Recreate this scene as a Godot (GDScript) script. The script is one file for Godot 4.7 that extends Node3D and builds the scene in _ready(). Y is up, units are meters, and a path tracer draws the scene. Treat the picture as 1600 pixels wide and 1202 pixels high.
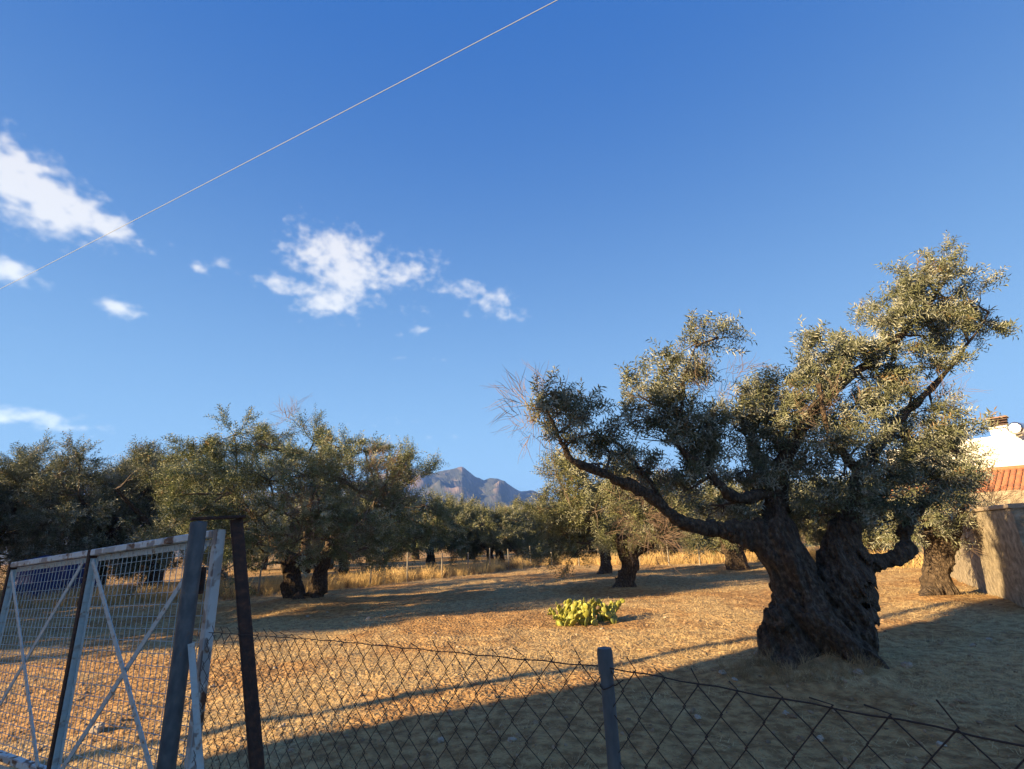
extends Node3D
# An olive field in low evening sun, seen over a chain link fence beside an old open gate.

const SUN_TOWARDS := Vector3(0.895, 0.0, -0.446)
const SUN_HEIGHT := 17.5

var rng := RandomNumberGenerator.new()
var bump_noise := FastNoiseLite.new()
var bark_noise := FastNoiseLite.new()
var patch_noise := FastNoiseLite.new()
var M := {}
var taken := {}


# ---------------------------------------------------------------- small helpers
class Shape:
	var v := PackedVector3Array()
	var n := PackedVector3Array()
	var i := PackedInt32Array()
	var c := PackedColorArray()

	func tube(p: Array, r: Array, sides: int, closed := true) -> void:
		var up := Vector3.ZERO
		var base := v.size()
		var count := p.size()
		for k in count:
			var a: Vector3 = p[maxi(k - 1, 0)]
			var b: Vector3 = p[mini(k + 1, count - 1)]
			var t := (b - a).normalized()
			if up == Vector3.ZERO:
				up = t.cross(Vector3.RIGHT if absf(t.x) < 0.8 else Vector3.UP).normalized()
			up = (up - t * up.dot(t)).normalized()
			var side := t.cross(up)
			for s in sides:
				var w := TAU * s / sides
				var d := up * cos(w) + side * sin(w)
				v.append(p[k] + d * r[k])
				n.append(d)
		for k in count - 1:
			for s in sides:
				var a0 := base + k * sides + s
				var a1 := base + k * sides + (s + 1) % sides
				i.append_array([a0, a0 + sides, a1, a1, a0 + sides, a1 + sides])
		if closed:
			for e in [0, count - 1]:
				var mid := v.size()
				var q: Vector3 = p[e]
				var o: Vector3 = p[1] if e == 0 else p[count - 2]
				var t := (q - o).normalized()
				v.append(q + t * r[e] * 0.2)
				n.append(t)
				for s in sides:
					v.append(v[base + e * sides + s])
					n.append(t)
				for s in sides:
					if e == 0:
						i.append_array([mid, mid + 1 + s, mid + 1 + (s + 1) % sides])
					else:
						i.append_array([mid, mid + 1 + (s + 1) % sides, mid + 1 + s])

	func face(a: Vector3, b: Vector3, cc: Vector3, d: Vector3, out: Vector3) -> void:
		var at := v.size()
		var m := (cc - a).cross(b - a).normalized()
		var turn := m.dot(out) < 0.0
		if turn:
			m = -m
		for q in [a, b, cc, d]:
			v.append(q)
			n.append(m)
		i.append_array([at, at + 2, at + 1, at, at + 3, at + 2] if turn else [at, at + 1, at + 2, at, at + 2, at + 3])

	# a box with chamfered long edges, along the three given half axes
	func box(o: Vector3, x: Vector3, y: Vector3, z: Vector3, bevel := 0.0) -> void:
		if bevel <= 0.0:
			for q in [[x, y, z], [y, z, x], [z, x, y]]:
				for s in [-1.0, 1.0]:
					var f: Vector3 = o + q[0] * s
					face(f - q[1] - q[2], f + q[1] - q[2], f + q[1] + q[2], f - q[1] + q[2], q[0] * s)
			return
		# profile across y and z, swept along x
		var yl := y.length()
		var zl := z.length()
		var by := y * (1.0 - bevel / yl)
		var bz := z * (1.0 - bevel / zl)
		var ring: Array = [y + bz, by + z, -by + z, -y + bz, -y - bz, -by - z, by - z, y - bz]
		for k in 8:
			var a: Vector3 = ring[k]
			var b: Vector3 = ring[(k + 1) % 8]
			face(o - x + a, o + x + a, o + x + b, o - x + b, a + b)
		for s in [-1.0, 1.0]:
			for k in range(1, 7):
				var at := v.size()
				for q in [ring[0], ring[k], ring[k + 1]]:
					v.append(o + x * s + q)
					n.append((x * s).normalized())
				var m := (v[at + 2] - v[at]).cross(v[at + 1] - v[at])
				i.append_array([at, at + 1, at + 2] if m.dot(x * s) > 0 else [at, at + 2, at + 1])

	func bar(a: Vector3, b: Vector3, side: Vector3, w: float, h: float, bevel := 0.0) -> void:
		var x := (b - a) * 0.5
		var z := (side - x.normalized() * side.dot(x.normalized())).normalized()
		var y := z.cross(x.normalized())
		box((a + b) * 0.5, x, y * h * 0.5, z * w * 0.5, bevel)

	func done(m: Material, smooth := true) -> ArrayMesh:
		var a := []
		a.resize(Mesh.ARRAY_MAX)
		a[Mesh.ARRAY_VERTEX] = v
		if smooth:
			a[Mesh.ARRAY_NORMAL] = n
		if c.size():
			a[Mesh.ARRAY_COLOR] = c
		a[Mesh.ARRAY_INDEX] = i
		var out := ArrayMesh.new()
		out.add_surface_from_arrays(Mesh.PRIMITIVE_TRIANGLES, a)
		out.surface_set_material(0, m)
		return out


func numbered(called: String) -> String:
	taken[called] = taken.get(called, 0) + 1
	return called if taken[called] == 1 else "%s_%03d" % [called, taken[called] - 1]


func tag(o: Node, label: String, category: String, group := "", kind := "") -> void:
	o.set_meta("label", label)
	if category:
		o.set_meta("category", category)
	if group:
		o.set_meta("group", group)
	if kind:
		o.set_meta("kind", kind)


func thing(called: String, label: String, category: String, at: Vector3, group := "") -> Node3D:
	var o := Node3D.new()
	o.name = numbered(called)
	add_child(o)
	o.position = at
	tag(o, label, category, group)
	return o


func part(parent: Node, called: String, mesh: Mesh, shift := Vector3.ZERO) -> MeshInstance3D:
	var o := MeshInstance3D.new()
	o.name = called
	o.mesh = mesh
	parent.add_child(o, true)
	o.position = shift
	return o


func copies(parent: Node, called: String, mesh: Mesh, places: Array, colors: Array) -> MultiMeshInstance3D:
	var mm := MultiMesh.new()
	mm.transform_format = MultiMesh.TRANSFORM_3D
	mm.use_colors = true
	mm.mesh = mesh
	mm.instance_count = places.size()
	for k in places.size():
		mm.set_instance_transform(k, places[k])
		mm.set_instance_color(k, colors[k])
	var o := MultiMeshInstance3D.new()
	o.name = called
	o.multimesh = mm
	parent.add_child(o, true)
	o.set_meta("kind", "stuff")
	return o


func lin(r: float, g: float, b: float) -> Color:
	return Color(r, g, b).linear_to_srgb()


func ramp_texture(s: int, freq: float, ramp: Array, size := 512, kind := FastNoiseLite.TYPE_SIMPLEX_SMOOTH, octaves := 5, warp := 0.0) -> NoiseTexture2D:
	var f := FastNoiseLite.new()
	f.seed = s
	f.noise_type = kind
	f.frequency = freq
	f.fractal_octaves = octaves
	if warp > 0.0:
		f.domain_warp_enabled = true
		f.domain_warp_amplitude = warp
	var t := NoiseTexture2D.new()
	t.width = size
	t.height = size
	t.seamless = true
	t.noise = f
	if ramp.size():
		var gr := Gradient.new()
		gr.offsets = PackedFloat32Array(ramp.map(func(q): return q[0]))
		gr.colors = PackedColorArray(ramp.map(func(q): return lin(q[1], q[2], q[3])))
		t.color_ramp = gr
	return t


func plain(r: float, g: float, b: float, rough := 0.8) -> StandardMaterial3D:
	var m := StandardMaterial3D.new()
	m.albedo_color = lin(r, g, b)
	m.roughness = rough
	return m


func mapped(t: Texture2D, scale: Vector3, rough := 0.85, relief: Texture2D = null, relief_cm := 0.0, world := true) -> StandardMaterial3D:
	var m := StandardMaterial3D.new()
	m.albedo_texture = t
	m.roughness = rough
	m.uv1_triplanar = true
	m.uv1_world_triplanar = world
	m.uv1_scale = scale
	if relief:
		m.heightmap_enabled = true
		m.heightmap_texture = relief
		m.heightmap_scale = relief_cm
	return m


func tinted(rough := 0.7, through := Color.BLACK) -> StandardMaterial3D:
	var m := StandardMaterial3D.new()
	m.vertex_color_use_as_albedo = true
	m.roughness = rough
	m.metallic_specular = 0.35
	if through != Color.BLACK:
		m.backlight_enabled = true
		m.backlight = through
	return m


func ground_height(x: float, z: float) -> float:
	var far := clampf((Vector2(x, z + 10.0).length() - 30.0) / 40.0, 0.0, 1.0)
	var h := bump_noise.get_noise_2d(x * 0.16, z * 0.16) * 0.07 + bump_noise.get_noise_2d(x * 1.1 + 40.0, z * 1.1) * 0.035
	h += maxf(0.0, bump_noise.get_noise_2d(x * 3.2, z * 3.2 + 70.0)) * 0.03
	h *= 1.0 - far
	for q in [[3.45, -6.85, 0.2, 0.85], [-6.8, -16.7, 0.22, 1.4], [3.35, -17.5, 0.12, 1.1], [3.6, -23.6, 0.12, 1.2], [9.2, -12.3, 0.12, 0.9]]:
		var d := Vector2(x - q[0], z - q[1]).length_squared()
		if d < 16.0:
			h += q[2] * exp(-d / (q[3] * q[3]))
	return h


func on_ground(x: float, z: float, lift := 0.0) -> Vector3:
	return Vector3(x, ground_height(x, z) + lift, z)


func ball() -> Vector3:
	while true:
		var q := Vector3(rng.randf_range(-1, 1), rng.randf_range(-1, 1), rng.randf_range(-1, 1))
		if q.length_squared() <= 1.0:
			return q
	return Vector3.ZERO


func aim(dir: Vector3, size: float, at: Vector3) -> Transform3D:
	var y := dir.normalized()
	var x := y.cross(Vector3(rng.randf_range(-1, 1), rng.randf_range(-1, 1), rng.randf_range(-1, 1))).normalized()
	if x.length_squared() < 0.5:
		x = y.cross(Vector3.RIGHT).normalized()
	return Transform3D(Basis(x * size, y * size, x.cross(y) * size), at)


# ---------------------------------------------------------------- gnarled wood
# bones: chains of [x, y, z, radius]; one continuous skin over all of them
func wood(chains: Array, cell: float, origin: Vector3, rough: float, floor_y: float, m: Material, hollows := []) -> ArrayMesh:
	var lo := Vector3(1e9, 1e9, 1e9)
	var hi := -lo
	var bones := []
	for ch in chains:
		for k in ch.size() - 1:
			var a := Vector3(ch[k][0], ch[k][1], ch[k][2]) - origin
			var b := Vector3(ch[k + 1][0], ch[k + 1][1], ch[k + 1][2]) - origin
			bones.append([a, b, ch[k][3], ch[k + 1][3]])
			var rr: float = maxf(ch[k][3], ch[k + 1][3]) + 3.5 * cell + rough
			lo = lo.min(a.min(b) - Vector3.ONE * rr)
			hi = hi.max(a.max(b) + Vector3.ONE * rr)
	lo.y = maxf(lo.y, floor_y - origin.y - 0.2)
	var nx := int((hi.x - lo.x) / cell) + 2
	var ny := int((hi.y - lo.y) / cell) + 2
	var nz := int((hi.z - lo.z) / cell) + 2
	var sum := PackedFloat32Array()
	sum.resize(nx * ny * nz)
	var thick := PackedFloat32Array()
	thick.resize(nx * ny * nz)
	var kk := 26.0
	for q in bones:
		var a: Vector3 = q[0]
		var b: Vector3 = q[1]
		var ra: float = q[2]
		var rb: float = q[3]
		var reach := maxf(ra, rb) + 3.0 * cell + rough + 0.1
		var l := ((a.min(b) - Vector3.ONE * reach) - lo) / cell
		var h := ((a.max(b) + Vector3.ONE * reach) - lo) / cell
		var ab := b - a
		var len2 := maxf(ab.length_squared(), 1e-6)
		for z in range(maxi(0, int(l.z)), mini(nz, int(h.z) + 1)):
			for y in range(maxi(0, int(l.y)), mini(ny, int(h.y) + 1)):
				var row := (z * ny + y) * nx
				for x in range(maxi(0, int(l.x)), mini(nx, int(h.x) + 1)):
					var p := lo + Vector3(x, y, z) * cell - a
					var t := clampf(p.dot(ab) / len2, 0.0, 1.0)
					var d := (p - ab * t).length() - lerpf(ra, rb, t)
					if d < reach:
						var e := exp(-kk * d)
						sum[row + x] += e
						thick[row + x] += e * lerpf(ra, rb, t)
	var f := PackedFloat32Array()
	f.resize(sum.size())
	for z in nz:
		for y in ny:
			var row := (z * ny + y) * nx
			for x in nx:
				var s := sum[row + x]
				var d := 1.0
				if s > 0.02:
					d = -log(s) / kk
					if absf(d) < 0.22:
						var p := (lo + Vector3(x, y, z) * cell + origin)
						p.x += 0.22 * sin(p.y * 2.1 + p.z * 3.0)
						p.z += 0.2 * sin(p.y * 1.7 + p.x * 2.4)
						var w := bark_noise.get_noise_3d(p.x * 1.9, p.y * 0.6, p.z * 1.9)
						var w2 := bark_noise.get_noise_3d(p.x * 1.2 + 9.0, p.y * 1.0, p.z * 1.2)
						var w3 := bark_noise.get_noise_3d(p.x * 7.0, p.y * 2.2, p.z * 7.0 + 5.0)
						d += clampf(thick[row + x] / s / 0.3, 0.12, 1.0) * (0.02 + rough * ((1.25 - absf(w) * 2.4) + w2 * 1.5 + w3 * 1.5))
						for q in hollows:
							var pa: Vector3 = lo + Vector3(x, y, z) * cell + origin - Vector3(q[0], q[1], q[2])
							var ax := Vector3(q[4], q[5], q[6])
							var tt := clampf(pa.dot(ax) / ax.length_squared(), 0.0, 1.0)
							d = maxf(d, q[3] - (pa - ax * tt).length())
				f[row + x] = d
	var s3 := Shape.new()
	var index := PackedInt32Array()
	index.resize(f.size())
	index.fill(-1)
	var step := [1, nx, nx * ny]
	for z in nz - 1:
		for y in ny - 1:
			for x in nx - 1:
				var at := (z * ny + y) * nx + x
				var inside := 0
				for k in 8:
					if f[at + (k & 1) + ((k >> 1) & 1) * step[1] + (k >> 2) * step[2]] < 0.0:
						inside += 1
				if inside == 0 or inside == 8:
					continue
				var p := Vector3.ZERO
				var hits := 0
				for axis in 3:
					var u := (axis + 1) % 3
					var w := (axis + 2) % 3
					for k in 4:
						var o := Vector3i.ZERO
						o[u] = k & 1
						o[w] = k >> 1
						var at0: int = at + o.x + o.y * step[1] + o.z * step[2]
						var d0 := f[at0]
						var d1 := f[at0 + step[axis]]
						if (d0 < 0.0) != (d1 < 0.0):
							var q := Vector3(o)
							q[axis] = d0 / (d0 - d1)
							p += q
							hits += 1
				var grad := Vector3.ZERO
				for k in 8:
					var fv := f[at + (k & 1) + ((k >> 1) & 1) * step[1] + (k >> 2) * step[2]]
					grad += Vector3(fv if k & 1 else -fv, fv if (k >> 1) & 1 else -fv, fv if k >> 2 else -fv)
				index[at] = s3.v.size()
				s3.v.append(lo + (Vector3(x, y, z) + p / hits) * cell)
				s3.n.append(grad.normalized())
	for z in range(1, nz - 1):
		for y in range(1, ny - 1):
			for x in range(1, nx - 1):
				var at := (z * ny + y) * nx + x
				var d0 := f[at]
				for axis in 3:
					var d1 := f[at + step[axis]]
					if (d0 < 0.0) == (d1 < 0.0):
						continue
					var u: int = step[(axis + 1) % 3]
					var w: int = step[(axis + 2) % 3]
					var a := index[at - u - w]
					var b := index[at - w]
					var c := index[at]
					var d := index[at - u]
					if a < 0 or b < 0 or c < 0 or d < 0:
						continue
					if d0 < 0.0:
						s3.i.append_array([a, c, b, a, d, c])
					else:
						s3.i.append_array([a, b, c, a, c, d])
	return s3.done(m)


# ---------------------------------------------------------------- foliage
func make_sprig(leaves: int, length: float, leaf: float, width: float, s: int) -> ArrayMesh:
	rng.seed = s
	var sh := Shape.new()
	var bend := Vector3(rng.randf_range(-0.2, 0.2), 0, rng.randf_range(-0.2, 0.2))
	for k in leaves:
		var t := 0.12 + 0.88 * k / leaves
		var at := Vector3(0, t * length, 0) + bend * t * t * length
		var w := TAU * (0.5 * (k % 2) + 0.11 * k) + rng.randf_range(-0.5, 0.5)
		var out := Vector3(cos(w), rng.randf_range(0.35, 1.3), sin(w)).normalized()
		var side := out.cross(Vector3.UP).normalized().rotated(out, rng.randf_range(-0.9, 0.9))
		var l := leaf * rng.randf_range(0.7, 1.15)
		var nrm := side.cross(out).normalized()
		var tip := at + out * l - nrm * l * 0.15
		var mid := at + out * l * 0.5 + nrm * l * 0.03
		var base := sh.v.size()
		for q in [at, mid + side * width * 0.5, tip, mid - side * width * 0.5]:
			sh.v.append(q)
			sh.n.append(nrm)
		sh.i.append_array([base, base + 1, base + 2, base, base + 2, base + 3])
	return sh.done(M.leaf, false)


func make_bare_sprig(s: int) -> ArrayMesh:
	rng.seed = s
	var sh := Shape.new()
	for k in 7:
		var p := Vector3(0, 0.05 * k, 0)
		var dir := Vector3(rng.randf_range(-1, 1), 1.1, rng.randf_range(-1, 1)).normalized()
		var chain := [p]
		for j in 3:
			p += dir * 0.11
			dir = (dir + ball() * 0.45).normalized()
			chain.append(p)
		sh.tube(chain, [0.0045 - 0.0003 * k, 0.0032, 0.0022, 0.001], 3, false)
	return sh.done(M.twig)


func bend_path(a: Vector3, b: Vector3, sway: float, count := 4) -> Array:
	var out := []
	var off := ball() * sway * a.distance_to(b)
	var off2 := ball() * sway * 0.5 * a.distance_to(b)
	for k in count:
		var t := float(k) / (count - 1)
		out.append(a.lerp(b, t) + off * 4.0 * t * (1.0 - t) + off2 * sin(t * TAU))
	return out


# clumps: [x, y, z, rx, ry] in world metres. Puts leaf sprays and the small branches that carry them under the tree.
func crown(tree: Node3D, clumps: Array, knots: Array, per_m2: float, size: float, hue: Dictionary, s: int, wind := Vector3.ZERO, fork := 0.02) -> void:
	rng.seed = s
	var places := []
	var colors := []
	var br := Shape.new()
	var o := tree.position
	for q in clumps:
		var c := Vector3(q[0], q[1], q[2]) - o
		var rx: float = q[3]
		var ry: float = q[4]
		var rad := Vector3(rx, ry, rx * 0.95)
		var near: Vector3 = c
		var best := 1e9
		for kn in knots:
			var d: float = (Vector3(kn[0], kn[1], kn[2]) - o).distance_to(c) + (0.6 if kn[1] - o.y > c.y + 0.3 else 0.0)
			if d < best:
				best = d
				near = Vector3(kn[0], kn[1], kn[2]) - o
		if best > 0.15:
			br.tube(bend_path(near, c, 0.12, 5), [fork * 1.3, fork * 1.1, fork, fork * 0.8, fork * 0.6], 5, false)
		var subs := int(clampf(16.0 * rx * ry / (size * size), 7, 24))
		var many := int(per_m2 * 4.0 * PI * rx * ry / subs) + 1
		var mean := (rx + ry) * 0.5
		for k in subs:
			var d := ball().normalized()
			d.y = d.y * 0.9 + 0.1
			var sc := c + d * rad * rng.randf_range(0.2, 0.85) - wind * mean * 0.7
			# a leafy shoot that runs out of the clump
			var run := (d + wind * 1.2 + Vector3(0, 0.15, 0) + ball() * 0.5).normalized() * mean * rng.randf_range(0.45, 0.95)
			br.tube([c, c.lerp(sc, 0.5) + ball() * mean * 0.08, sc, sc + run * 0.6, sc + run], [fork * 0.55, fork * 0.45, fork * 0.32, fork * 0.2, fork * 0.1], 4, false)
			for j in many:
				var u := rng.randf_range(-0.35, 1.0)
				var at := sc + run * u + ball() * mean * lerpf(0.34, 0.13, clampf(u, 0.0, 1.0))
				var dir := run.normalized() + ball() * 0.75 + wind * 0.4
				places.append(aim(dir, size * rng.randf_range(0.65, 1.2), at))
				var cc: Color = hue.dark.lerp(hue.light, rng.randf())
				if rng.randf() < hue.get("silver_share", 0.12):
					cc = cc.lerp(hue.silver, rng.randf_range(0.4, 0.9))
				if rng.randf() < hue.get("dry_share", 0.03):
					cc = Color(0.2, 0.14, 0.07)
				colors.append(cc)
	copies(tree, "crown", M.sprigs[s % M.sprigs.size()], places, colors)
	var bp := part(tree, "branchwork", br.done(M.twig_bark))
	bp.set_meta("kind", "stuff")


func bare_brush(tree: Node3D, clumps: Array, many: int, size: float, s: int) -> void:
	rng.seed = s
	var places := []
	var colors := []
	for q in clumps:
		var c := Vector3(q[0], q[1], q[2]) - tree.position
		for k in many:
			var b := ball()
			var at := c + b * Vector3(q[3], q[4], q[3])
			places.append(aim(b + Vector3(0, 0.3, 0) + ball() * 0.6, size * rng.randf_range(0.6, 1.2), at))
			var w := rng.randf_range(0.7, 1.2)
			colors.append(Color(0.2 * w, 0.145 * w, 0.105 * w))
	copies(tree, "bare_twigs", M.bare, places, colors)


func knots_of(chains: Array, least := 0.0) -> Array:
	var out := []
	for ch in chains:
		for k in ch.size() - 1:
			for t in [0.0, 0.5]:
				if ch[k][1] > least:
					out.append([lerpf(ch[k][0], ch[k + 1][0], t), lerpf(ch[k][1], ch[k + 1][1], t), lerpf(ch[k][2], ch[k + 1][2], t)])
		if ch[ch.size() - 1][1] > least:
			out.append(ch[ch.size() - 1])
	return out


func olive(called: String, label: String, group: String, at: Vector3, bones: Array, clumps: Array, cell: float, rough: float, per_m2: float, size: float, hue: Dictionary, s: int, wind := Vector3.ZERO) -> Node3D:
	var t := thing(called, label, "tree", at, group)
	part(t, "trunk", wood(bones, cell, at, rough, -0.15, M.bark))
	crown(t, clumps, knots_of(bones, at.y + 1.2), per_m2, size, hue, s, wind, 0.035)
	return t


# a free standing olive of the background, built from its height and width
func grown_olive(called: String, label: String, group: String, at: Vector3, height: float, radius: float, s: int, hue: Dictionary, per_m2 := 24.0, size := 1.9, low := 0.1) -> Node3D:
	rng.seed = s
	var top := height * 0.3
	var bones := []
	var lean := Vector3(rng.randf_range(-0.3, 0.3), 0, rng.randf_range(-0.3, 0.3))
	var fork := at + Vector3(0, top, 0) + lean
	bones.append([[at.x, at.y - 0.1, at.z, 0.5], [at.x + lean.x * 0.4, at.y + top * 0.4, at.z + lean.z * 0.4, 0.36], [fork.x, fork.y, fork.z, 0.32]])
	for k in 4:
		var w := TAU * k / 4.0 + rng.randf_range(-0.5, 0.5)
		var e := at + Vector3(cos(w) * radius * 0.55, height * rng.randf_range(0.55, 0.7), sin(w) * radius * 0.55)
		var m := fork.lerp(e, 0.5) + ball() * 0.25
		bones.append([[fork.x, fork.y, fork.z, 0.24], [m.x, m.y, m.z, 0.15], [e.x, e.y, e.z, 0.08]])
	var clumps := []
	for k in 34:
		var w := rng.randf() * TAU
		var u := rng.randf()
		var rr := radius * sqrt(rng.randf()) * 0.85
		var dome := sqrt(maxf(0.0, 1.0 - pow(rr / radius, 2)))
		var y := lerpf(height * low, height * (0.42 + 0.48 * dome), pow(u, 0.75))
		var cr := rng.randf_range(0.16, 0.27) * radius
		clumps.append([at.x + cos(w) * rr, at.y + y, at.z + sin(w) * rr, cr, cr * rng.randf_range(0.65, 0.95)])
	return olive(called, label, group, at, bones, clumps, 0.09, 0.05, per_m2, size, hue, s)


func again(proto: Node3D, at: Vector3, turn: float, grow: float, label: String, group: String) -> Node3D:
	var o: Node3D = proto.duplicate()
	o.name = numbered(String(proto.name).trim_suffix("_001").rstrip("0123456789").trim_suffix("_"))
	add_child(o)
	o.position = at
	o.rotation.y = turn
	o.scale = Vector3.ONE * grow
	tag(o, label, "tree", group)
	return o


# ---------------------------------------------------------------- the scene
func _ready() -> void:
	# camera
	var cam := Camera3D.new()
	cam.name = "camera"
	add_child(cam)
	cam.position = Vector3(0, 1.6, 0)
	cam.rotation_degrees = Vector3(17.0, 0.0, -2.5)
	cam.fov = rad_to_deg(2.0 * atan(601.0 / 800.0))
	cam.near = 0.05
	cam.far = 9000.0
	# sky and exposure
	var env := Environment.new()
	env.background_mode = Environment.BG_SKY
	env.tonemap_mode = Environment.TONE_MAPPER_LINEAR
	env.tonemap_exposure = 3.95
	env.background_energy_multiplier = 0.33
	env.sdfgi_enabled = true
	env.ssao_enabled = true
	env.ssil_enabled = true
	env.fog_enabled = true
	env.fog_density = 0.0002
	env.fog_light_color = Color(0.45, 0.64, 1.0)
	var air := ProceduralSkyMaterial.new()
	air.sky_top_color = Color(0.14, 0.37, 0.67)
	air.sky_horizon_color = Color(0.66, 0.855, 0.99)
	air.sky_curve = 0.28
	air.ground_bottom_color = Color(0.36, 0.3, 0.22)
	air.ground_horizon_color = Color(0.5, 0.5, 0.48)
	air.sun_angle_max = 45.0
	air.sun_curve = 0.4
	air.sky_cover = clouds()
	var sky := Sky.new()
	sky.sky_material = air
	env.sky = sky
	var we := WorldEnvironment.new()
	we.name = "world_environment"
	we.environment = env
	add_child(we)
	# the sun
	var sun := DirectionalLight3D.new()
	sun.name = "sun"
	add_child(sun)
	var toward := SUN_TOWARDS.normalized() * cos(deg_to_rad(SUN_HEIGHT)) + Vector3.DOWN * sin(deg_to_rad(SUN_HEIGHT))
	sun.look_at_from_position(Vector3.ZERO, toward, Vector3.UP)
	sun.light_color = Color(1.0, 0.855, 0.64)
	sun.light_energy = 1.6
	sun.light_angular_distance = 0.5
	sun.shadow_enabled = true

	bump_noise.seed = 5
	bump_noise.frequency = 1.0
	bump_noise.fractal_octaves = 3
	bark_noise.seed = 11
	bark_noise.frequency = 1.0
	bark_noise.fractal_octaves = 3
	patch_noise.seed = 21
	patch_noise.frequency = 1.0
	patch_noise.fractal_octaves = 4
	materials()
	ground()
	hills()
	shade_house()
	right_house()
	far_fences()
	trees()
	ground_cover()
	gate()
	near_fence()
	cactus()
	small_things()


func clouds() -> ImageTexture:
	var w := 4096
	var h := 2048
	var im := Image.create_empty(w, h, false, Image.FORMAT_RGBA8)
	im.fill(Color(0, 0, 0, 0))
	var f := FastNoiseLite.new()
	f.seed = 3
	f.frequency = 1.0
	f.fractal_octaves = 6
	f.fractal_gain = 0.55
	var warp := FastNoiseLite.new()
	warp.seed = 8
	warp.frequency = 0.35
	warp.fractal_octaves = 3
	# [azimuth from the view, height, half width, half height, tilt, thickness], degrees
	var list: Array = [[-49.17, 29.54, 2.59, 2.02, 25, 1.35], [-46.23, 28.92, 3.07, 1.84, 22, 1.3], [-42.59, 28.32, 1.92, 1.03, 15, 1.1], [-47.71, 26.77, 2.16, 0.96, 10, 0.6], [-47.82, 22.53, 1.23, 0.88, 5, 0.9], [-45.97, 22.48, 0.74, 0.4, 0, 0.4], [-40.15, 21.61, 1.33, 0.61, 0, 0.85], [-34.43, 26.66, 0.8, 0.52, -10, 0.7], [-31.95, 27.5, 0.74, 0.42, 0, 0.5], [-39.55, 27.74, 0.44, 0.43, 0, 0.55], [-38.29, 27.17, 0.37, 0.33, 0, 0.4], [-37.1, 28.19, 0.38, 0.28, 0, 0.25], [-20.37, 30.25, 3.69, 2.16, 5, 1.15], [-19.16, 28.43, 2.97, 2.46, -10, 1.05], [-21.1, 25.57, 2.87, 1.44, -5, 0.9], [-25.6, 26.44, 2.88, 0.76, 8, 0.7], [-12.84, 29.28, 3.39, 1.46, -10, 0.75], [-16.2, 28.04, 1.98, 1.46, 0, 0.6], [-5.82, 27.66, 3.5, 0.82, 5, 0.55], [-1.52, 26.36, 2.26, 1.11, 25, 0.65], [-0.02, 24.77, 2.12, 0.56, 0, 0.5], [-10.85, 25.28, 1.73, 0.83, 0, 0.28], [-10.82, 23.06, 1.94, 0.42, -8, 0.45], [-5.09, 24.88, 0.71, 0.42, 0, 0.35], [-13.34, 19.98, 0.82, 0.21, 0, 0.4], [-8.18, 19.94, 1.55, 0.28, 0, 0.2], [-44.26, 11.22, 3.18, 0.62, 4, 0.75], [-46.89, 11.13, 2.16, 0.69, 0, 0.8], [-9.48, 11.26, 0.56, 0.28, 0, 0.3], [-6.98, 11.43, 0.42, 0.28, 0, 0.3], [-14.55, 12.99, 4.1, 0.69, 0, 0.1], [-46.78, 18.37, 1.09, 0.25, 0, 0.15]]
	rng.seed = 77
	for k in 26:   # the rest of the sky carries the same scattered fair weather clouds
		var a := rng.randf_range(60, 300)
		var e := rng.randf_range(8, 38)
		for j in 3:
			list.append([a + rng.randf_range(-4, 4), e + rng.randf_range(-2, 2), rng.randf_range(1, 4.5), rng.randf_range(0.5, 1.8), rng.randf_range(-10, 20), rng.randf_range(0.3, 0.9)])
	var dens := {}
	for q in list:
		var ce := cos(deg_to_rad(q[1]))
		var reach: float = maxf(q[2], q[3]) * 2.1
		var e0 := int((90.0 - q[1] - reach) / 180.0 * h)
		var e1 := int((90.0 - q[1] + reach) / 180.0 * h)
		var u0 := int(floor((q[0] - reach / ce) / 360.0 * w))
		var u1 := int(ceil((q[0] + reach / ce) / 360.0 * w))
		var ct := cos(deg_to_rad(q[4]))
		var sn := sin(deg_to_rad(q[4]))
		for y in range(maxi(e0, 0), mini(e1, h / 2)):
			var el := 90.0 - (y + 0.5) / h * 180.0
			for x in range(u0, u1):
				var az := (x + 0.5) / w * 360.0
				var dx: float = (az - q[0]) * ce
				var dy: float = el - q[1]
				var wx: float = warp.get_noise_2d(az * 0.8, el * 1.2) * q[2] * 0.55
				var wy: float = warp.get_noise_2d(az * 0.8 + 90.0, el * 1.2) * q[3] * 0.7
				var p: float = ((dx + wx) * ct - (dy + wy) * sn) / q[2]
				var r: float = ((dx + wx) * sn + (dy + wy) * ct) / q[3]
				var g := p * p + r * r
				if g < 3.2:
					var d: float = q[5] * exp(-g * 0.75)
					var key := y * w + posmod(x, w)
					dens[key] = maxf(dens.get(key, 0.0), d)
	for key in dens:
		var x: int = key % w
		var y: int = key / w
		var el := 90.0 - (y + 0.5) / h * 180.0
		var az := (x + 0.5) / w * 360.0
		var fine := f.get_noise_2d(az * 0.55, el * 0.85)
		var d: float = clampf((dens[key] - 0.13 + fine * 0.38) * 1.08, 0.0, 1.0)
		d = d * d * (3.0 - 2.0 * d) * 0.88
		if d > 0.004:
			im.set_pixel(posmod(x, w), y, Color(0.84, 0.76, 0.55, d))
	return ImageTexture.create_from_image(im)


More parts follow.
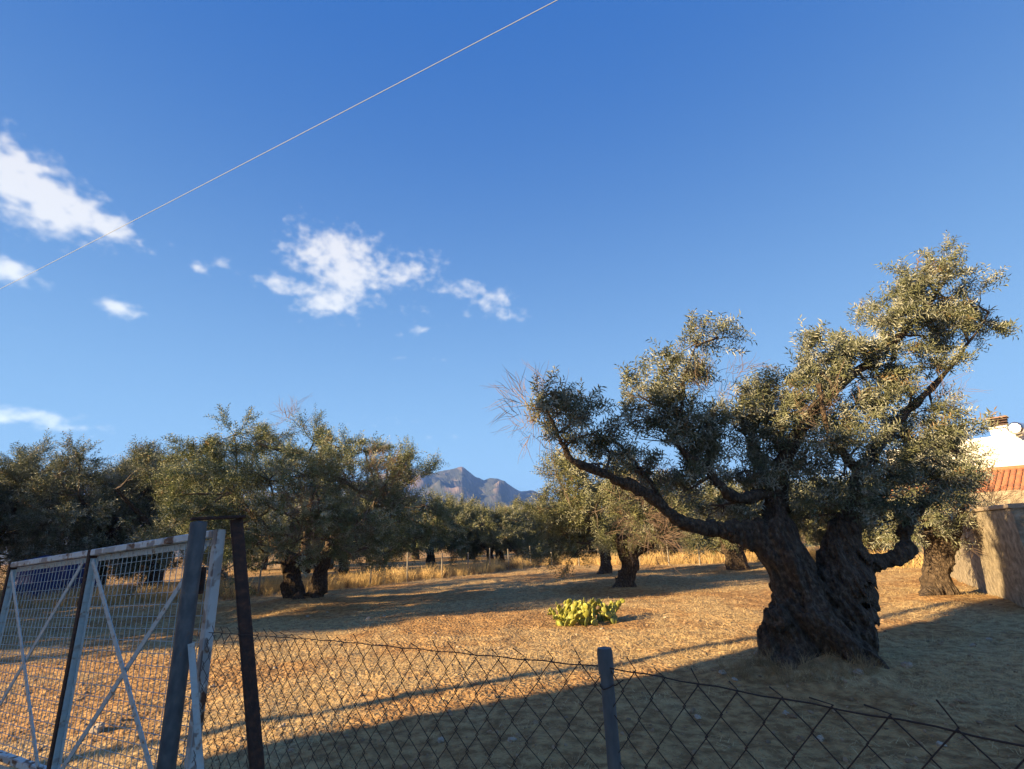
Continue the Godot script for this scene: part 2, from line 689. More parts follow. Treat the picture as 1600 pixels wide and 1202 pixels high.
func materials() -> void:
	M.leaf = tinted(0.55, Color(0.35, 0.36, 0.16))
	M.twig = tinted(0.9)
	M.bare = make_bare_sprig(31)
	M.sprigs = [make_sprig(15, 0.34, 0.08, 0.0165, 1), make_sprig(14, 0.38, 0.08, 0.016, 2), make_sprig(16, 0.3, 0.078, 0.017, 3)]
	var bark_tex := ramp_texture(41, 0.02, [[0.0, 0.02, 0.013, 0.008], [0.4, 0.055, 0.038, 0.023], [0.6, 0.1, 0.071, 0.045], [0.8, 0.165, 0.128, 0.087], [1.0, 0.26, 0.22, 0.165]], 512, FastNoiseLite.TYPE_SIMPLEX_SMOOTH, 6, 25.0)
	M.bark = mapped(bark_tex, Vector3(1.5, 0.85, 1.5), 0.95, ramp_texture(42, 0.03, [], 512, FastNoiseLite.TYPE_SIMPLEX_SMOOTH, 6, 20.0), 8.0)
	M.twig_bark = plain(0.1, 0.08, 0.062, 0.95)
	M.rust = mapped(ramp_texture(51, 0.02, [[0.0, 0.022, 0.013, 0.01], [0.5, 0.045, 0.023, 0.015], [0.8, 0.1, 0.04, 0.02], [1.0, 0.16, 0.07, 0.03]]), Vector3(3, 3, 3), 0.9, ramp_texture(52, 0.06, []), 0.2)
	M.white_paint = mapped(ramp_texture(53, 0.011, [[0.0, 0.5, 0.53, 0.52], [0.54, 0.58, 0.62, 0.6], [0.59, 0.42, 0.38, 0.31], [0.63, 0.14, 0.055, 0.025], [0.8, 0.06, 0.03, 0.018], [1.0, 0.04, 0.02, 0.014]], 512, FastNoiseLite.TYPE_SIMPLEX_SMOOTH, 6), Vector3(1.6, 1.1, 1.6), 0.6, ramp_texture(52, 0.06, []), 0.15)
	M.clean_paint = mapped(ramp_texture(54, 0.02, [[0.0, 0.3, 0.38, 0.4], [0.5, 0.42, 0.5, 0.5], [0.76, 0.4, 0.42, 0.38], [0.84, 0.17, 0.09, 0.05], [1.0, 0.08, 0.04, 0.025]]), Vector3(2, 2, 2), 0.55)
	M.zinc = mapped(ramp_texture(55, 0.02, [[0.0, 0.055, 0.065, 0.075], [0.5, 0.085, 0.1, 0.108], [0.8, 0.13, 0.142, 0.145], [0.92, 0.16, 0.12, 0.09], [1.0, 0.12, 0.06, 0.035]]), Vector3(2.5, 1.2, 2.5), 0.6)
	M.zinc.metallic = 0.25
	M.mesh_rust = plain(0.045, 0.026, 0.018, 0.9)
	M.post_grey = plain(0.24, 0.22, 0.18, 0.9)
	M.wire = plain(0.16, 0.15, 0.14, 0.6)
	M.stone = mapped(ramp_texture(61, 0.03, [[0.0, 0.2, 0.15, 0.1], [0.5, 0.36, 0.3, 0.22], [1.0, 0.5, 0.45, 0.36]]), Vector3(4, 4, 4), 0.95)
	M.white_wall = mapped(ramp_texture(62, 0.008, [[0.0, 0.68, 0.66, 0.62], [0.6, 0.8, 0.79, 0.76], [1.0, 0.84, 0.83, 0.8]]), Vector3(0.3, 0.3, 0.3), 0.9)
	M.plaster = mapped(ramp_texture(63, 0.012, [[0.0, 0.1, 0.085, 0.06], [0.35, 0.18, 0.155, 0.11], [0.6, 0.3, 0.26, 0.185], [1.0, 0.44, 0.39, 0.3]], 512, FastNoiseLite.TYPE_SIMPLEX_SMOOTH, 6, 15.0), Vector3(0.9, 0.75, 0.9), 0.95, ramp_texture(64, 0.05, []), 2.0)
	M.tiles = [mapped(ramp_texture(65, 0.02, [[0.0, 0.3, 0.11, 0.05], [0.6, 0.42, 0.17, 0.08], [1.0, 0.5, 0.26, 0.14]]), Vector3(1.5, 1.5, 1.5), 0.9), mapped(ramp_texture(66, 0.02, [[0.0, 0.22, 0.09, 0.05], [0.6, 0.34, 0.14, 0.07], [1.0, 0.4, 0.24, 0.15]]), Vector3(1.5, 1.5, 1.5), 0.9)]
	M.grass = tinted(0.85, Color(0.3, 0.25, 0.12))
	M.cactus = mapped(ramp_texture(67, 0.03, [[0.0, 0.15, 0.17, 0.03], [0.5, 0.26, 0.28, 0.045], [0.8, 0.36, 0.35, 0.07], [1.0, 0.3, 0.22, 0.1]]), Vector3(3, 3, 3), 0.5)
	M.cactus_old = mapped(ramp_texture(68, 0.03, [[0.0, 0.1, 0.13, 0.03], [0.6, 0.17, 0.21, 0.04], [1.0, 0.24, 0.22, 0.08]]), Vector3(3, 3, 3), 0.6)
	M.clod = tinted(1.0)
	M.tarp = plain(0.015, 0.03, 0.12, 0.8)


# straw, husks and clods, drawn stalk by stalk
func litter_texture() -> ImageTexture:
	rng.seed = 301
	var n := 1024
	var im := Image.create_empty(n, n, false, Image.FORMAT_RGB8)
	var f := FastNoiseLite.new()
	f.seed = 9
	f.frequency = 0.012
	f.fractal_octaves = 5
	var base := f.get_seamless_image(n, n)
	for y in n:
		for x in n:
			var t := base.get_pixel(x, y).r
			var q := Color(0.26, 0.172, 0.09).lerp(Color(0.52, 0.385, 0.2), clampf((t - 0.3) * 2.2, 0.0, 1.0))
			im.set_pixel(x, y, q.linear_to_srgb())
	for k in 9000:
		var x := rng.randf() * n
		var y := rng.randf() * n
		var t := base.get_pixel(int(x), int(y)).r
		if rng.randf() > 0.25 + t * 0.9:
			continue
		var w := rng.randf() * TAU
		var l := rng.randi_range(6, 26)
		var s := rng.randf_range(0.55, 1.15)
		var q := Color(0.66 * s, 0.5 * s, 0.26 * s).linear_to_srgb()
		if rng.randf() < 0.15:
			q = Color(0.07, 0.045, 0.03).linear_to_srgb()
		var turn := rng.randf_range(-0.03, 0.03)
		for j in l:
			im.set_pixel(posmod(int(x), n), posmod(int(y), n), q)
			x += cos(w)
			y += sin(w)
			w += turn
	return ImageTexture.create_from_image(im)


func ground() -> void:
	var m := StandardMaterial3D.new()
	m.albedo_texture = litter_texture()
	m.vertex_color_use_as_albedo = true
	m.roughness = 0.95
	m.metallic_specular = 0.2
	m.uv1_triplanar = true
	m.uv1_world_triplanar = true
	m.uv1_scale = Vector3(0.42, 0.42, 0.42)
	m.heightmap_enabled = true
	m.heightmap_texture = ramp_texture(71, 0.03, [], 1024, FastNoiseLite.TYPE_SIMPLEX_SMOOTH, 6)
	m.heightmap_scale = 3.0
	var n := 380
	var sh := Shape.new()
	var at := PackedFloat32Array()
	for k in n + 1:
		var t := 2.0 * k / n - 1.0
		at.append(14.0 * t + 22.0 * pow(t, 3) + 160.0 * pow(t, 9) + 4500.0 * pow(t, 41))
	for z in n + 1:
		for x in n + 1:
			var px := at[x] + 2.0
			var pz := at[z] - 9.0
			var h := ground_height(px, pz)
			sh.v.append(Vector3(px, h, pz))
			var e := 0.06
			sh.n.append(Vector3(ground_height(px - e, pz) - ground_height(px + e, pz), 2.0 * e, ground_height(px, pz - e) - ground_height(px, pz + e)).normalized() if absf(at[x]) < 60 and absf(at[z]) < 60 else Vector3.UP)
			# bare reddish soil and straw covered patches
			var t := patch_noise.get_noise_2d(px * 0.22, pz * 0.22) + 0.5 * patch_noise.get_noise_2d(px * 0.9, pz * 0.9)
			sh.c.append(Color(0.86, 0.74, 0.62).lerp(Color(1.0, 1.0, 0.96), smoothstep(-0.3, 0.3, t)))
	for z in n:
		for x in n:
			var a := z * (n + 1) + x
			sh.i.append_array([a, a + 1, a + n + 1, a + 1, a + n + 2, a + n + 1])
	var o := part(self, "ground", sh.done(m))
	o.set_meta("kind", "structure")
	tag(o, "dry straw covered field soil under the olive trees", "", "", "structure")


func hills() -> void:
	var ridge: Array = [[-56.22, 3.7], [-49.96, 4.91], [-42.15, 5.91], [-35.29, 7.13], [-30.61, 6.2], [-23.79, 5.62], [-16.99, 6.74], [-13.04, 7.91], [-10.99, 8.09], [-9.46, 7.51], [-8.2, 7.82], [-7.29, 7.94], [-6.51, 8.06], [-5.95, 8.11], [-5.39, 7.75], [-4.55, 7.03], [-3.64, 6.58], [-2.86, 6.69], [-2.15, 6.73], [-1.31, 6.42], [-0.49, 5.84], [0.34, 5.32], [1.04, 5.29], [1.75, 5.33], [2.64, 4.87], [4.32, 3.91], [7.68, 2.67], [19.39, 2.04], [35.47, 1.32], [46.97, 0.74], [54.84, -0.25]]
	var f := FastNoiseLite.new()
	f.seed = 4
	f.frequency = 1.0
	f.fractal_octaves = 6
	f.fractal_type = FastNoiseLite.FRACTAL_RIDGED
	var f2 := FastNoiseLite.new()
	f2.seed = 14
	f2.frequency = 1.0
	f2.fractal_octaves = 5
	var sh := Shape.new()
	var across := 620
	var deep := 70
	for k in across + 1:
		var az := lerpf(-58.0, 56.0, float(k) / across)
		var el := 0.0
		for j in ridge.size() - 1:
			if az >= ridge[j][0] and az <= ridge[j + 1][0]:
				el = 0.35 * lerpf(ridge[j][1], ridge[j + 1][1], inverse_lerp(ridge[j][0], ridge[j + 1][0], az)) + 0.65 * cubic_interpolate(ridge[j][1], ridge[j + 1][1], ridge[maxi(j - 1, 0)][1], ridge[mini(j + 2, ridge.size() - 1)][1], inverse_lerp(ridge[j][0], ridge[j + 1][0], az))
		el = maxf(el, 0.4)
		var w := deg_to_rad(az)
		for j in deep + 1:
			var t := float(j) / deep
			var dist := lerpf(900.0, 2900.0, t)
			var p := Vector3(sin(w) * dist, 0, -cos(w) * dist)
			var crest := tan(deg_to_rad(el)) * 2300.0
			var prof := smoothstep(0.0, 0.72, t) if t < 0.72 else 1.0 - 1.4 * (t - 0.72)
			prof = lerpf(prof, pow(prof, 1.7), 0.6) if t < 0.72 else prof
			var rg := f.get_noise_2d(p.x * 0.0019, p.z * 0.0019)
			var sm := f2.get_noise_2d(p.x * 0.009, p.z * 0.009)
			var free := clampf(absf(t - 0.72) * 7.0, 0.0, 1.0)
			var y: float = 1.6 + crest * prof + ((rg - 0.75) * 45.0 + (sm - 0.4) * 16.0) * free * clampf(prof * 1.6, 0.0, 1.0) * clampf(crest / 160.0, 0.2, 1.0) + f2.get_noise_2d(p.x * 0.03, p.z * 0.03) * 1.5 * prof
			p.y = y if j > 0 else -5.0
			sh.v.append(p)
			var rock := smoothstep(0.02, 0.28, f2.get_noise_2d(p.x * 0.006, p.z * 0.006 + p.y * 0.02) + prof * 0.18 - 0.08)
			sh.c.append(Color(0.04, 0.05, 0.038).lerp(Color(0.17, 0.135, 0.11), rock))
			sh.n.append(Vector3.UP)
	for k in across:
		for j in deep:
			var a := k * (deep + 1) + j
			sh.i.append_array([a, a + 1, a + deep + 1, a + 1, a + deep + 2, a + deep + 1])
	var o := part(self, "hills", sh.done(tinted(1.0), false))
	tag(o, "bare rocky mountain ridge beyond the olive trees", "", "", "structure")


func trees() -> void:
	var hue := {"dark": Color(0.072, 0.086, 0.05), "light": Color(0.175, 0.192, 0.108), "silver": Color(0.38, 0.4, 0.34), "silver_share": 0.4}
	var dusty := {"dark": Color(0.085, 0.1, 0.05), "light": Color(0.22, 0.23, 0.11), "silver": Color(0.36, 0.37, 0.28), "silver_share": 0.3}
	# the old olive in front
	var hero_at := Vector3(3.65, 0.0, -6.99)
	var bones: Array = [[[3.27, 0.05, -7, 0.4], [3.31, 0.48, -6.95, 0.37], [3.43, 0.8, -7, 0.31], [3.46, 1.18, -7, 0.29], [3.28, 1.47, -7, 0.27], [2.9, 1.58, -6.95, 0.19], [2.46, 1.65, -6.9, 0.11]], [[3.44, 1.26, -7, 0.27], [3.47, 1.58, -7.05, 0.22], [3.49, 1.95, -7.1, 0.17]], [[3.8, -0.01, -7, 0.42], [3.92, 0.48, -7.05, 0.4], [4.1, 0.88, -7.05, 0.37], [4.21, 1.23, -7.1, 0.29], [4.33, 1.5, -7.15, 0.2], [4.58, 1.87, -7.2, 0.12]], [[3.49, 0.09, -6.9, 0.36], [3.63, 0.72, -6.95, 0.3]], [[4.25, 0.83, -7, 0.19], [4.27, 0.84, -7, 0.18]], [[4.05, 0.39, -6.9, 0.22], [4.02, 0.35, -6.9, 0.22]], [[3.08, 0.59, -6.75, 0.19], [3.09, 0.53, -6.7, 0.17]], [[3.86, 0.29, -6.9, 0.34], [3.89, 0.07, -6.6, 0.2], [4, 0, -6.45, 0.1]], [[3.32, 0.19, -6.8, 0.3], [3.02, 0.07, -6.6, 0.2]], [[3.48, 1.04, -6.85, 0.16], [3.52, 0.62, -6.65, 0.17], [3.73, 0.29, -6.5, 0.16]], [[4.25, 1.08, -7.1, 0.2], [4.57, 1.13, -7.1, 0.14], [4.85, 1.17, -7.1, 0.12], [5.08, 1.3, -7.1, 0.11], [5.09, 1.53, -7.1, 0.08]]]
	var limbs: Array = [[[2.52, 1.64, -6.9, 0.12], [2.14, 1.72, -6.85, 0.1], [1.89, 1.93, -6.8, 0.09], [1.65, 2.13, -6.75, 0.09], [1.28, 2.31, -6.7, 0.07], [1.02, 2.43, -6.65, 0.06], [0.74, 2.55, -6.6, 0.05], [0.64, 2.73, -6.6, 0.04], [0.56, 2.92, -6.55, 0.03], [0.46, 3.16, -6.5, 0.02], [0.37, 3.36, -6.5, 0.01]], [[3.48, 1.91, -7.1, 0.15], [3.33, 2.05, -7.05, 0.1], [2.92, 2.01, -6.95, 0.09], [2.72, 2.15, -6.9, 0.08], [2.6, 2.33, -6.9, 0.07], [2.56, 2.48, -6.9, 0.06], [2.4, 2.51, -6.85, 0.06], [2.18, 2.72, -6.8, 0.04], [2.14, 2.82, -6.8, 0.04], [2.23, 3.09, -6.8, 0.03], [2.34, 3.4, -6.8, 0.03], [2.43, 3.73, -6.85, 0.02], [2.65, 4.15, -6.9, 0.01]], [[3.47, 1.87, -7.1, 0.18], [3.59, 2.25, -7.15, 0.14], [3.84, 2.65, -7.2, 0.12], [4.23, 3.1, -7.25, 0.1], [4.71, 3.53, -7.3, 0.08], [5.62, 4.08, -7.4, 0.06], [6.52, 4.77, -7.5, 0.04], [7.28, 5.53, -7.6, 0.01]], [[3.58, 2.17, -7.15, 0.1], [3.49, 2.57, -7.5, 0.07], [3.6, 2.99, -7.7, 0.05], [4.04, 3.52, -7.9, 0.03]], [[4.52, 1.79, -7.2, 0.13], [4.84, 2.3, -7.3, 0.1], [5.33, 2.76, -7.4, 0.08], [5.91, 3.23, -7.5, 0.06], [6.74, 3.83, -7.6, 0.04], [7.77, 4.8, -7.7, 0.01]], [[4.84, 2.3, -7.3, 0.08], [4.42, 2.63, -7, 0.06], [4.2, 2.95, -6.8, 0.04], [4.17, 3.47, -6.7, 0.03]], [[5.07, 1.47, -7.1, 0.09], [5.27, 1.65, -7.15, 0.07], [5.5, 1.83, -7.2, 0.07], [5.91, 2.04, -7.3, 0.04], [6.31, 2.43, -7.4, 0.03]], [[1.89, 1.93, -6.8, 0.05], [1.8, 2.22, -6.9, 0.04], [1.57, 2.63, -7, 0.03], [1.32, 2.97, -7.1, 0.02]]]
	var hero := thing("old_olive_tree", "huge gnarled olive tree with twisted double trunk and windswept crown", "tree", hero_at)
	part(hero, "trunk", wood(bones, 0.021, hero_at, 0.06, -0.15, M.bark, [[3.66, 1.34, -6.62, 0.1, -0.17, -0.59, 0.12], [3.26, 0.63, -6.42, 0.09, 0.01, -0.29, 0.04], [3.25, 1.06, -6.6, 0.05, 0.08, -0.24, 0.08], [3.73, 0.8, -6.55, 0.07, 0.02, -0.17, 0.05], [4.12, 0.66, -6.8, 0.06, 0.2, 0.01, -0.1], [3.11, 0.89, -6.55, 0.05, -0.1, -0.1, 0.05]]))
	rng.seed = 90
	for ch in limbs:
		var p := []
		var r := []
		var c3 := Curve3D.new()
		for k in ch.size():
			var q := Vector3(ch[k][0], ch[k][1], ch[k][2]) - hero_at
			var a: Array = ch[maxi(k - 1, 0)]
			var b: Array = ch[mini(k + 1, ch.size() - 1)]
			var t := (Vector3(b[0], b[1], b[2]) - Vector3(a[0], a[1], a[2])) / 6.0
			c3.add_point(q, -t, t)
		for k in ch.size() - 1:
			for j in 5:
				var u := j / 5.0
				p.append(c3.sample(k, u) + ball() * 0.012)
				r.append(lerpf(ch[k][3], ch[k + 1][3], u) * 0.85 * rng.randf_range(0.88, 1.12))
		p.append(c3.sample(ch.size() - 2, 1.0))
		r.append(ch[ch.size() - 1][3])
		var ls := Shape.new()
		ls.tube(p, r, 12)
		for k in ls.v.size():
			var q := ls.v[k] + hero_at
			var fat := 0.0
			if k / 12 < r.size():
				fat = r[k / 12]
			ls.v[k] += ls.n[k] * fat * (0.55 * bark_noise.get_noise_3d(q.x * 5.0, q.y * 5.0, q.z * 5.0) + 0.4 * bark_noise.get_noise_3d(q.x * 14.0, q.y * 14.0, q.z * 14.0))
		part(hero, "limb", ls.done(M.bark))
	crown(hero, [[0.42, 3.23, -6.5, 0.18, 0.18], [0.55, 3.44, -6.5, 0.15, 0.14], [1.66, 2.43, -6.9, 0.21, 0.14], [0.58, 3.15, -6.5, 0.23, 0.22], [0.87, 3.13, -6.6, 0.32, 0.24], [1.02, 2.91, -6.65, 0.32, 0.22], [0.68, 2.81, -6.6, 0.25, 0.22], [1.26, 2.68, -6.7, 0.24, 0.17], [1.1, 2.53, -6.8, 0.25, 0.15], [3, 4.28, -6.9, 0.26, 0.15], [2.69, 4.22, -6.9, 0.24, 0.18], [2.41, 3.97, -6.85, 0.22, 0.24], [2.46, 3.64, -6.85, 0.27, 0.23], [2.07, 3.55, -6.8, 0.28, 0.25], [1.79, 3.4, -6.8, 0.3, 0.21], [1.8, 3.11, -6.8, 0.36, 0.24], [2.24, 3.13, -6.8, 0.35, 0.26], [2.55, 2.98, -6.9, 0.32, 0.26], [2.03, 2.8, -6.85, 0.36, 0.22], [2.78, 2.79, -7, 0.3, 0.25], [2.39, 2.49, -6.9, 0.39, 0.22], [3.16, 3.02, -7.2, 0.24, 0.31], [1.85, 2.4, -7, 0.23, 0.17], [2.29, 2.16, -7, 0.36, 0.22], [2.81, 1.95, -7.2, 0.4, 0.23], [2.65, 2.32, -7.2, 0.35, 0.21], [3.19, 2.41, -7.2, 0.37, 0.36], [3.4, 1.85, -7.4, 0.36, 0.27], [7.25, 5.68, -7.6, 0.23, 0.21], [6.84, 5.35, -7.55, 0.35, 0.27], [6.43, 5, -7.5, 0.39, 0.27], [7.05, 5.05, -7.55, 0.43, 0.31], [7.66, 4.95, -7.7, 0.38, 0.23], [7.82, 4.71, -7.75, 0.27, 0.17], [7.15, 4.57, -7.6, 0.45, 0.26], [5.99, 4.61, -7.45, 0.44, 0.3], [6.47, 4.39, -7.5, 0.46, 0.32], [5.43, 4.29, -7.4, 0.43, 0.28], [5.89, 4.03, -7.45, 0.47, 0.27], [4.87, 4.02, -7.3, 0.44, 0.29], [5.29, 3.73, -7.4, 0.44, 0.27], [4.5, 3.89, -7.3, 0.36, 0.21], [6.67, 3.94, -7.6, 0.3, 0.2], [4.22, 3.68, -7.4, 0.37, 0.27], [3.95, 3.52, -7.7, 0.38, 0.28], [3.74, 3.18, -7.7, 0.33, 0.25], [4.11, 3.19, -7.2, 0.42, 0.29], [4.47, 3.26, -7, 0.39, 0.25], [5.99, 3.53, -7.5, 0.43, 0.21], [5.36, 3.23, -7.4, 0.43, 0.26], [6.32, 3.24, -7.6, 0.33, 0.17], [3.76, 2.79, -7.2, 0.42, 0.31], [4.2, 2.71, -6.9, 0.43, 0.29], [4.85, 2.72, -7.1, 0.43, 0.27], [5.73, 2.83, -7.4, 0.43, 0.22], [6.36, 2.82, -7.5, 0.36, 0.23], [6.39, 2.57, -7.4, 0.28, 0.2], [5.83, 2.49, -7.3, 0.42, 0.25], [5.18, 2.32, -7.2, 0.43, 0.27], [4.42, 2.28, -7, 0.43, 0.26], [3.82, 2.27, -7, 0.41, 0.26], [4.22, 1.94, -7.3, 0.37, 0.23], [4.67, 1.94, -7.1, 0.38, 0.22], [5.25, 1.93, -7.2, 0.35, 0.24], [5.88, 2.17, -7.3, 0.38, 0.25], [4.11, 1.74, -7.6, 0.31, 0.2], [4.8, 1.67, -7.7, 0.3, 0.18], [5.1, 1.64, -7.4, 0.27, 0.18]], knots_of(limbs, 1.7), 98.0, 1.0, hue, 401, Vector3(0.5, 0.12, 0), 0.017)
	bare_brush(hero, [[0.3, 3.19, -6.5, 0.25, 0.27], [0.39, 3.31, -6.5, 0.2, 0.22], [0.27, 3.02, -6.5, 0.17, 0.2], [2.87, 3.59, -6.9, 0.32, 0.22], [2.75, 3.41, -6.9, 0.27, 0.21], [6.1, 3.22, -7.5, 0.38, 0.17], [4.39, 3.15, -6.9, 0.39, 0.21], [6.41, 3.39, -7.6, 0.29, 0.12], [1.85, 2.12, -6.8, 0.17, 0.12], [3.8, 3.09, -6.9, 0.26, 0.26]], 13, 0.9, 402)

	var left := olive("broad_olive_tree", "broad spreading olive tree with double trunk behind the gate", "", Vector3(-6.81, 0, -17.02), [[[-6.95, -0.08, -17, 0.45], [-7.09, 0.57, -17, 0.34], [-7.26, 1.23, -17, 0.29], [-7.77, 1.93, -17, 0.2], [-8.36, 2.64, -16.8, 0.13], [-9.18, 3.48, -16.8, 0.09]], [[-6.44, -0.1, -17, 0.36], [-6.36, 0.53, -17.1, 0.3], [-6.29, 1.19, -17.1, 0.26], [-5.96, 1.86, -17.1, 0.2], [-5.23, 2.53, -17.3, 0.13], [-4.33, 3.22, -17.4, 0.09]], [[-6.72, 1.02, -17, 0.23], [-6.86, 1.79, -17.2, 0.19], [-6.87, 2.81, -17.4, 0.14], [-6.88, 3.87, -17.5, 0.09], [-7.16, 4.76, -17.5, 0.06]], [[-6.75, 0.22, -16.6, 0.22], [-6.76, -0.06, -16, 0.14]], [[-6.31, 0.19, -16.7, 0.18], [-5.64, -0.17, -16.1, 0.11]], [[-6.57, 0.15, -16.4, 0.14], [-6.19, -0.18, -15.8, 0.09]]], [[-9.52, 5.44, -17, 0.91, 0.52], [-8.73, 5.18, -17, 0.87, 0.52], [-9.97, 4.84, -16.6, 0.93, 0.63], [-10.45, 4.22, -16.5, 0.83, 0.7], [-10.75, 3.42, -16.5, 0.69, 0.73], [-10.8, 2.64, -16.6, 0.61, 0.61], [-8.11, 4.93, -17.6, 0.89, 0.49], [-6.93, 5.18, -17.4, 0.71, 0.49], [-5.96, 4.88, -17.2, 0.87, 0.48], [-5.09, 4.73, -17.2, 0.82, 0.48], [-4.21, 4.41, -17.2, 0.73, 0.39], [-3.6, 4.26, -17.4, 0.48, 0.26], [-3.55, 3.59, -17.2, 0.89, 0.64], [-3.02, 2.85, -17.3, 0.76, 0.72], [-2.89, 2.03, -17.4, 0.63, 0.67], [-3.54, 1.85, -17.3, 0.71, 0.62], [-3.94, 3.32, -15.4, 0.88, 0.65], [-4.83, 3.46, -14.6, 0.91, 0.54], [-5.85, 3.57, -14.4, 0.9, 0.54], [-6.82, 3.5, -14.2, 0.85, 0.6], [-8.11, 3.6, -14.6, 0.84, 0.65], [-8.68, 2.93, -14.8, 0.73, 0.65], [-7.26, 2.66, -14.2, 0.69, 0.59], [-6.21, 2.59, -13.8, 0.57, 0.51], [-4.42, 2.38, -14.6, 0.89, 0.64], [-3.72, 2.3, -15.4, 0.75, 0.67], [-5.34, 2.58, -14.2, 0.69, 0.59], [-5.77, 1.85, -13.9, 0.43, 0.57], [-5.72, 1.29, -14, 0.3, 0.43], [-7.2, 1.82, -14.6, 0.6, 0.63], [-7.5, 1.25, -14.8, 0.39, 0.39], [-8.43, 2.05, -15.2, 0.62, 0.62], [-4.56, 1.54, -15.2, 0.73, 0.47], [-5.16, 1.74, -14.8, 0.46, 0.53], [-3.84, 1.49, -16, 0.65, 0.5], [-10.61, 1.95, -18, 0.78, 0.78], [-8.62, 3.93, -19.5, 1.69, 0.97], [-6.03, 3.61, -19.8, 1.46, 1.07], [-10.96, 3.33, -19.5, 1.44, 1.05], [-11.02, 2.59, -17.8, 0.74, 0.74], [-5.71, 4.05, -16, 0.92, 0.48]], 0.06, 0.06, 38.0, 1.4, {"dark": Color(0.085, 0.105, 0.052), "light": Color(0.21, 0.24, 0.11), "silver": Color(0.38, 0.4, 0.3), "silver_share": 0.35}, 411)
	bare_brush(left, [[-5.19, 2.73, -14, 0.34, 0.34], [-4.16, 3.54, -14.8, 0.37, 0.33], [-5.7, 2.57, -13.8, 0.3, 0.4], [-4.96, 1.89, -14.2, 0.27, 0.34], [-7.71, 5.91, -17, 0.22, 0.48], [-3.9, 2.88, -14.6, 0.43, 0.39]], 18, 1.7, 412)
	var mid := olive("waisted_olive_tree", "olive tree with narrow waisted trunk behind the yellow cactus", "", Vector3(3.35, 0, -17.58), [[[3.3, -0.09, -17.6, 0.4], [3.43, 0.38, -17.6, 0.3], [3.6, 0.72, -17.6, 0.3], [3.47, 1.12, -17.6, 0.32], [3.34, 1.41, -17.6, 0.27], [2.74, 1.76, -17.6, 0.16], [2.22, 2.12, -17.4, 0.11], [1.71, 2.64, -17.2, 0.08]], [[3.55, 1.06, -17.6, 0.26], [3.76, 1.45, -17.6, 0.19], [4.08, 2.05, -17.8, 0.13], [4.32, 2.79, -18, 0.08]], [[3.72, 1.05, -17.6, 0.18], [4.32, 1.29, -17.4, 0.1], [4.82, 1.6, -17.2, 0.06]], [[3.2, 0.06, -17.4, 0.24], [2.91, -0.04, -17.2, 0.16]], [[3.46, 0.05, -17.4, 0.24], [3.58, -0.07, -17.2, 0.14]]], [[1.58, 3.16, -17.2, 0.8, 0.72], [1.35, 3.59, -17.2, 0.51, 0.43], [2.33, 3.46, -17.4, 0.86, 0.62], [3.07, 3.23, -17.5, 0.86, 0.58], [3.83, 2.9, -17.7, 0.87, 0.63], [4.47, 2.56, -17.8, 0.82, 0.69], [1.7, 2.44, -17.2, 0.88, 0.71], [2.41, 2.36, -16.4, 0.84, 0.64], [1.47, 1.75, -17.6, 0.84, 0.61], [2.08, 1.42, -17.6, 0.8, 0.52], [1.75, 1.03, -17.8, 0.61, 0.38], [3.32, 2.14, -16.6, 0.8, 0.58], [4.03, 1.82, -16.8, 0.67, 0.54], [4.68, 1.7, -17, 0.59, 0.47], [3.18, 1.69, -19, 0.86, 0.61], [4.49, 3.2, -19, 1.03, 0.63], [1.07, 1.46, -18.2, 0.56, 0.5], [5.03, 2.31, -17.6, 0.55, 0.49]], 0.055, 0.05, 42.0, 1.5, dusty, 421)
	bare_brush(mid, [[3.47, 2.29, -15.8, 0.69, 0.5], [3.84, 1.81, -16, 0.5, 0.42], [4.24, 1.52, -16.2, 0.39, 0.31]], 24, 1.8, 422)
	olive("leaning_olive_tree", "slender leaning olive trunk with sunlit flared foot behind another tree", "", Vector3(3.65, 0, -23.64), [[[3.6, -0.13, -23.6, 0.38], [3.75, 0.31, -23.6, 0.29], [3.75, 0.84, -23.6, 0.26], [3.57, 1.33, -23.6, 0.2], [3.26, 2.02, -23.6, 0.12]], [[3.76, 0.92, -23.6, 0.19], [4.19, 1.57, -23.8, 0.12], [4.5, 2.25, -24, 0.09]], [[3.47, -0.03, -23.4, 0.26], [3.02, -0.2, -23.2, 0.17]]], [[2.73, 2.45, -23.6, 0.97, 0.68], [3.75, 2.69, -23.6, 0.97, 0.63], [4.64, 2.25, -24, 0.87, 0.64], [3.07, 1.75, -23.4, 0.67, 0.45], [4.16, 1.71, -24, 0.57, 0.4]], 0.06, 0.05, 26.0, 1.8, dusty, 431)
	olive("stout_olive_tree", "short stout olive tree at the far edge of the mown field", "", Vector3(9.49, 0, -24.05), [[[9.57, -0.08, -24, 0.55], [9.54, 0.4, -24, 0.45], [9.39, 0.86, -24, 0.4], [9.13, 1.37, -24, 0.22], [8.53, 2.08, -24, 0.14]], [[9.54, 0.75, -24, 0.32], [10.13, 1.32, -24, 0.2], [10.79, 2.13, -24.2, 0.12]], [[9.67, 0.01, -23.8, 0.25], [9.91, -0.07, -23.6, 0.14]]], [[8.1, 2.1, -24, 0.98, 0.69], [7.06, 1.72, -23.6, 0.79, 0.57], [8.92, 2.77, -24, 1.05, 0.7], [10.07, 3.02, -24.2, 1.06, 0.65], [11.16, 2.55, -24.2, 1.05, 0.76], [10.37, 1.87, -24, 0.98, 0.58], [8.54, 1.78, -23, 0.83, 0.55], [12.05, 2.09, -24.4, 0.88, 0.7], [7.91, 2.98, -24.4, 0.89, 0.59]], 0.06, 0.06, 26.0, 1.8, dusty, 441)
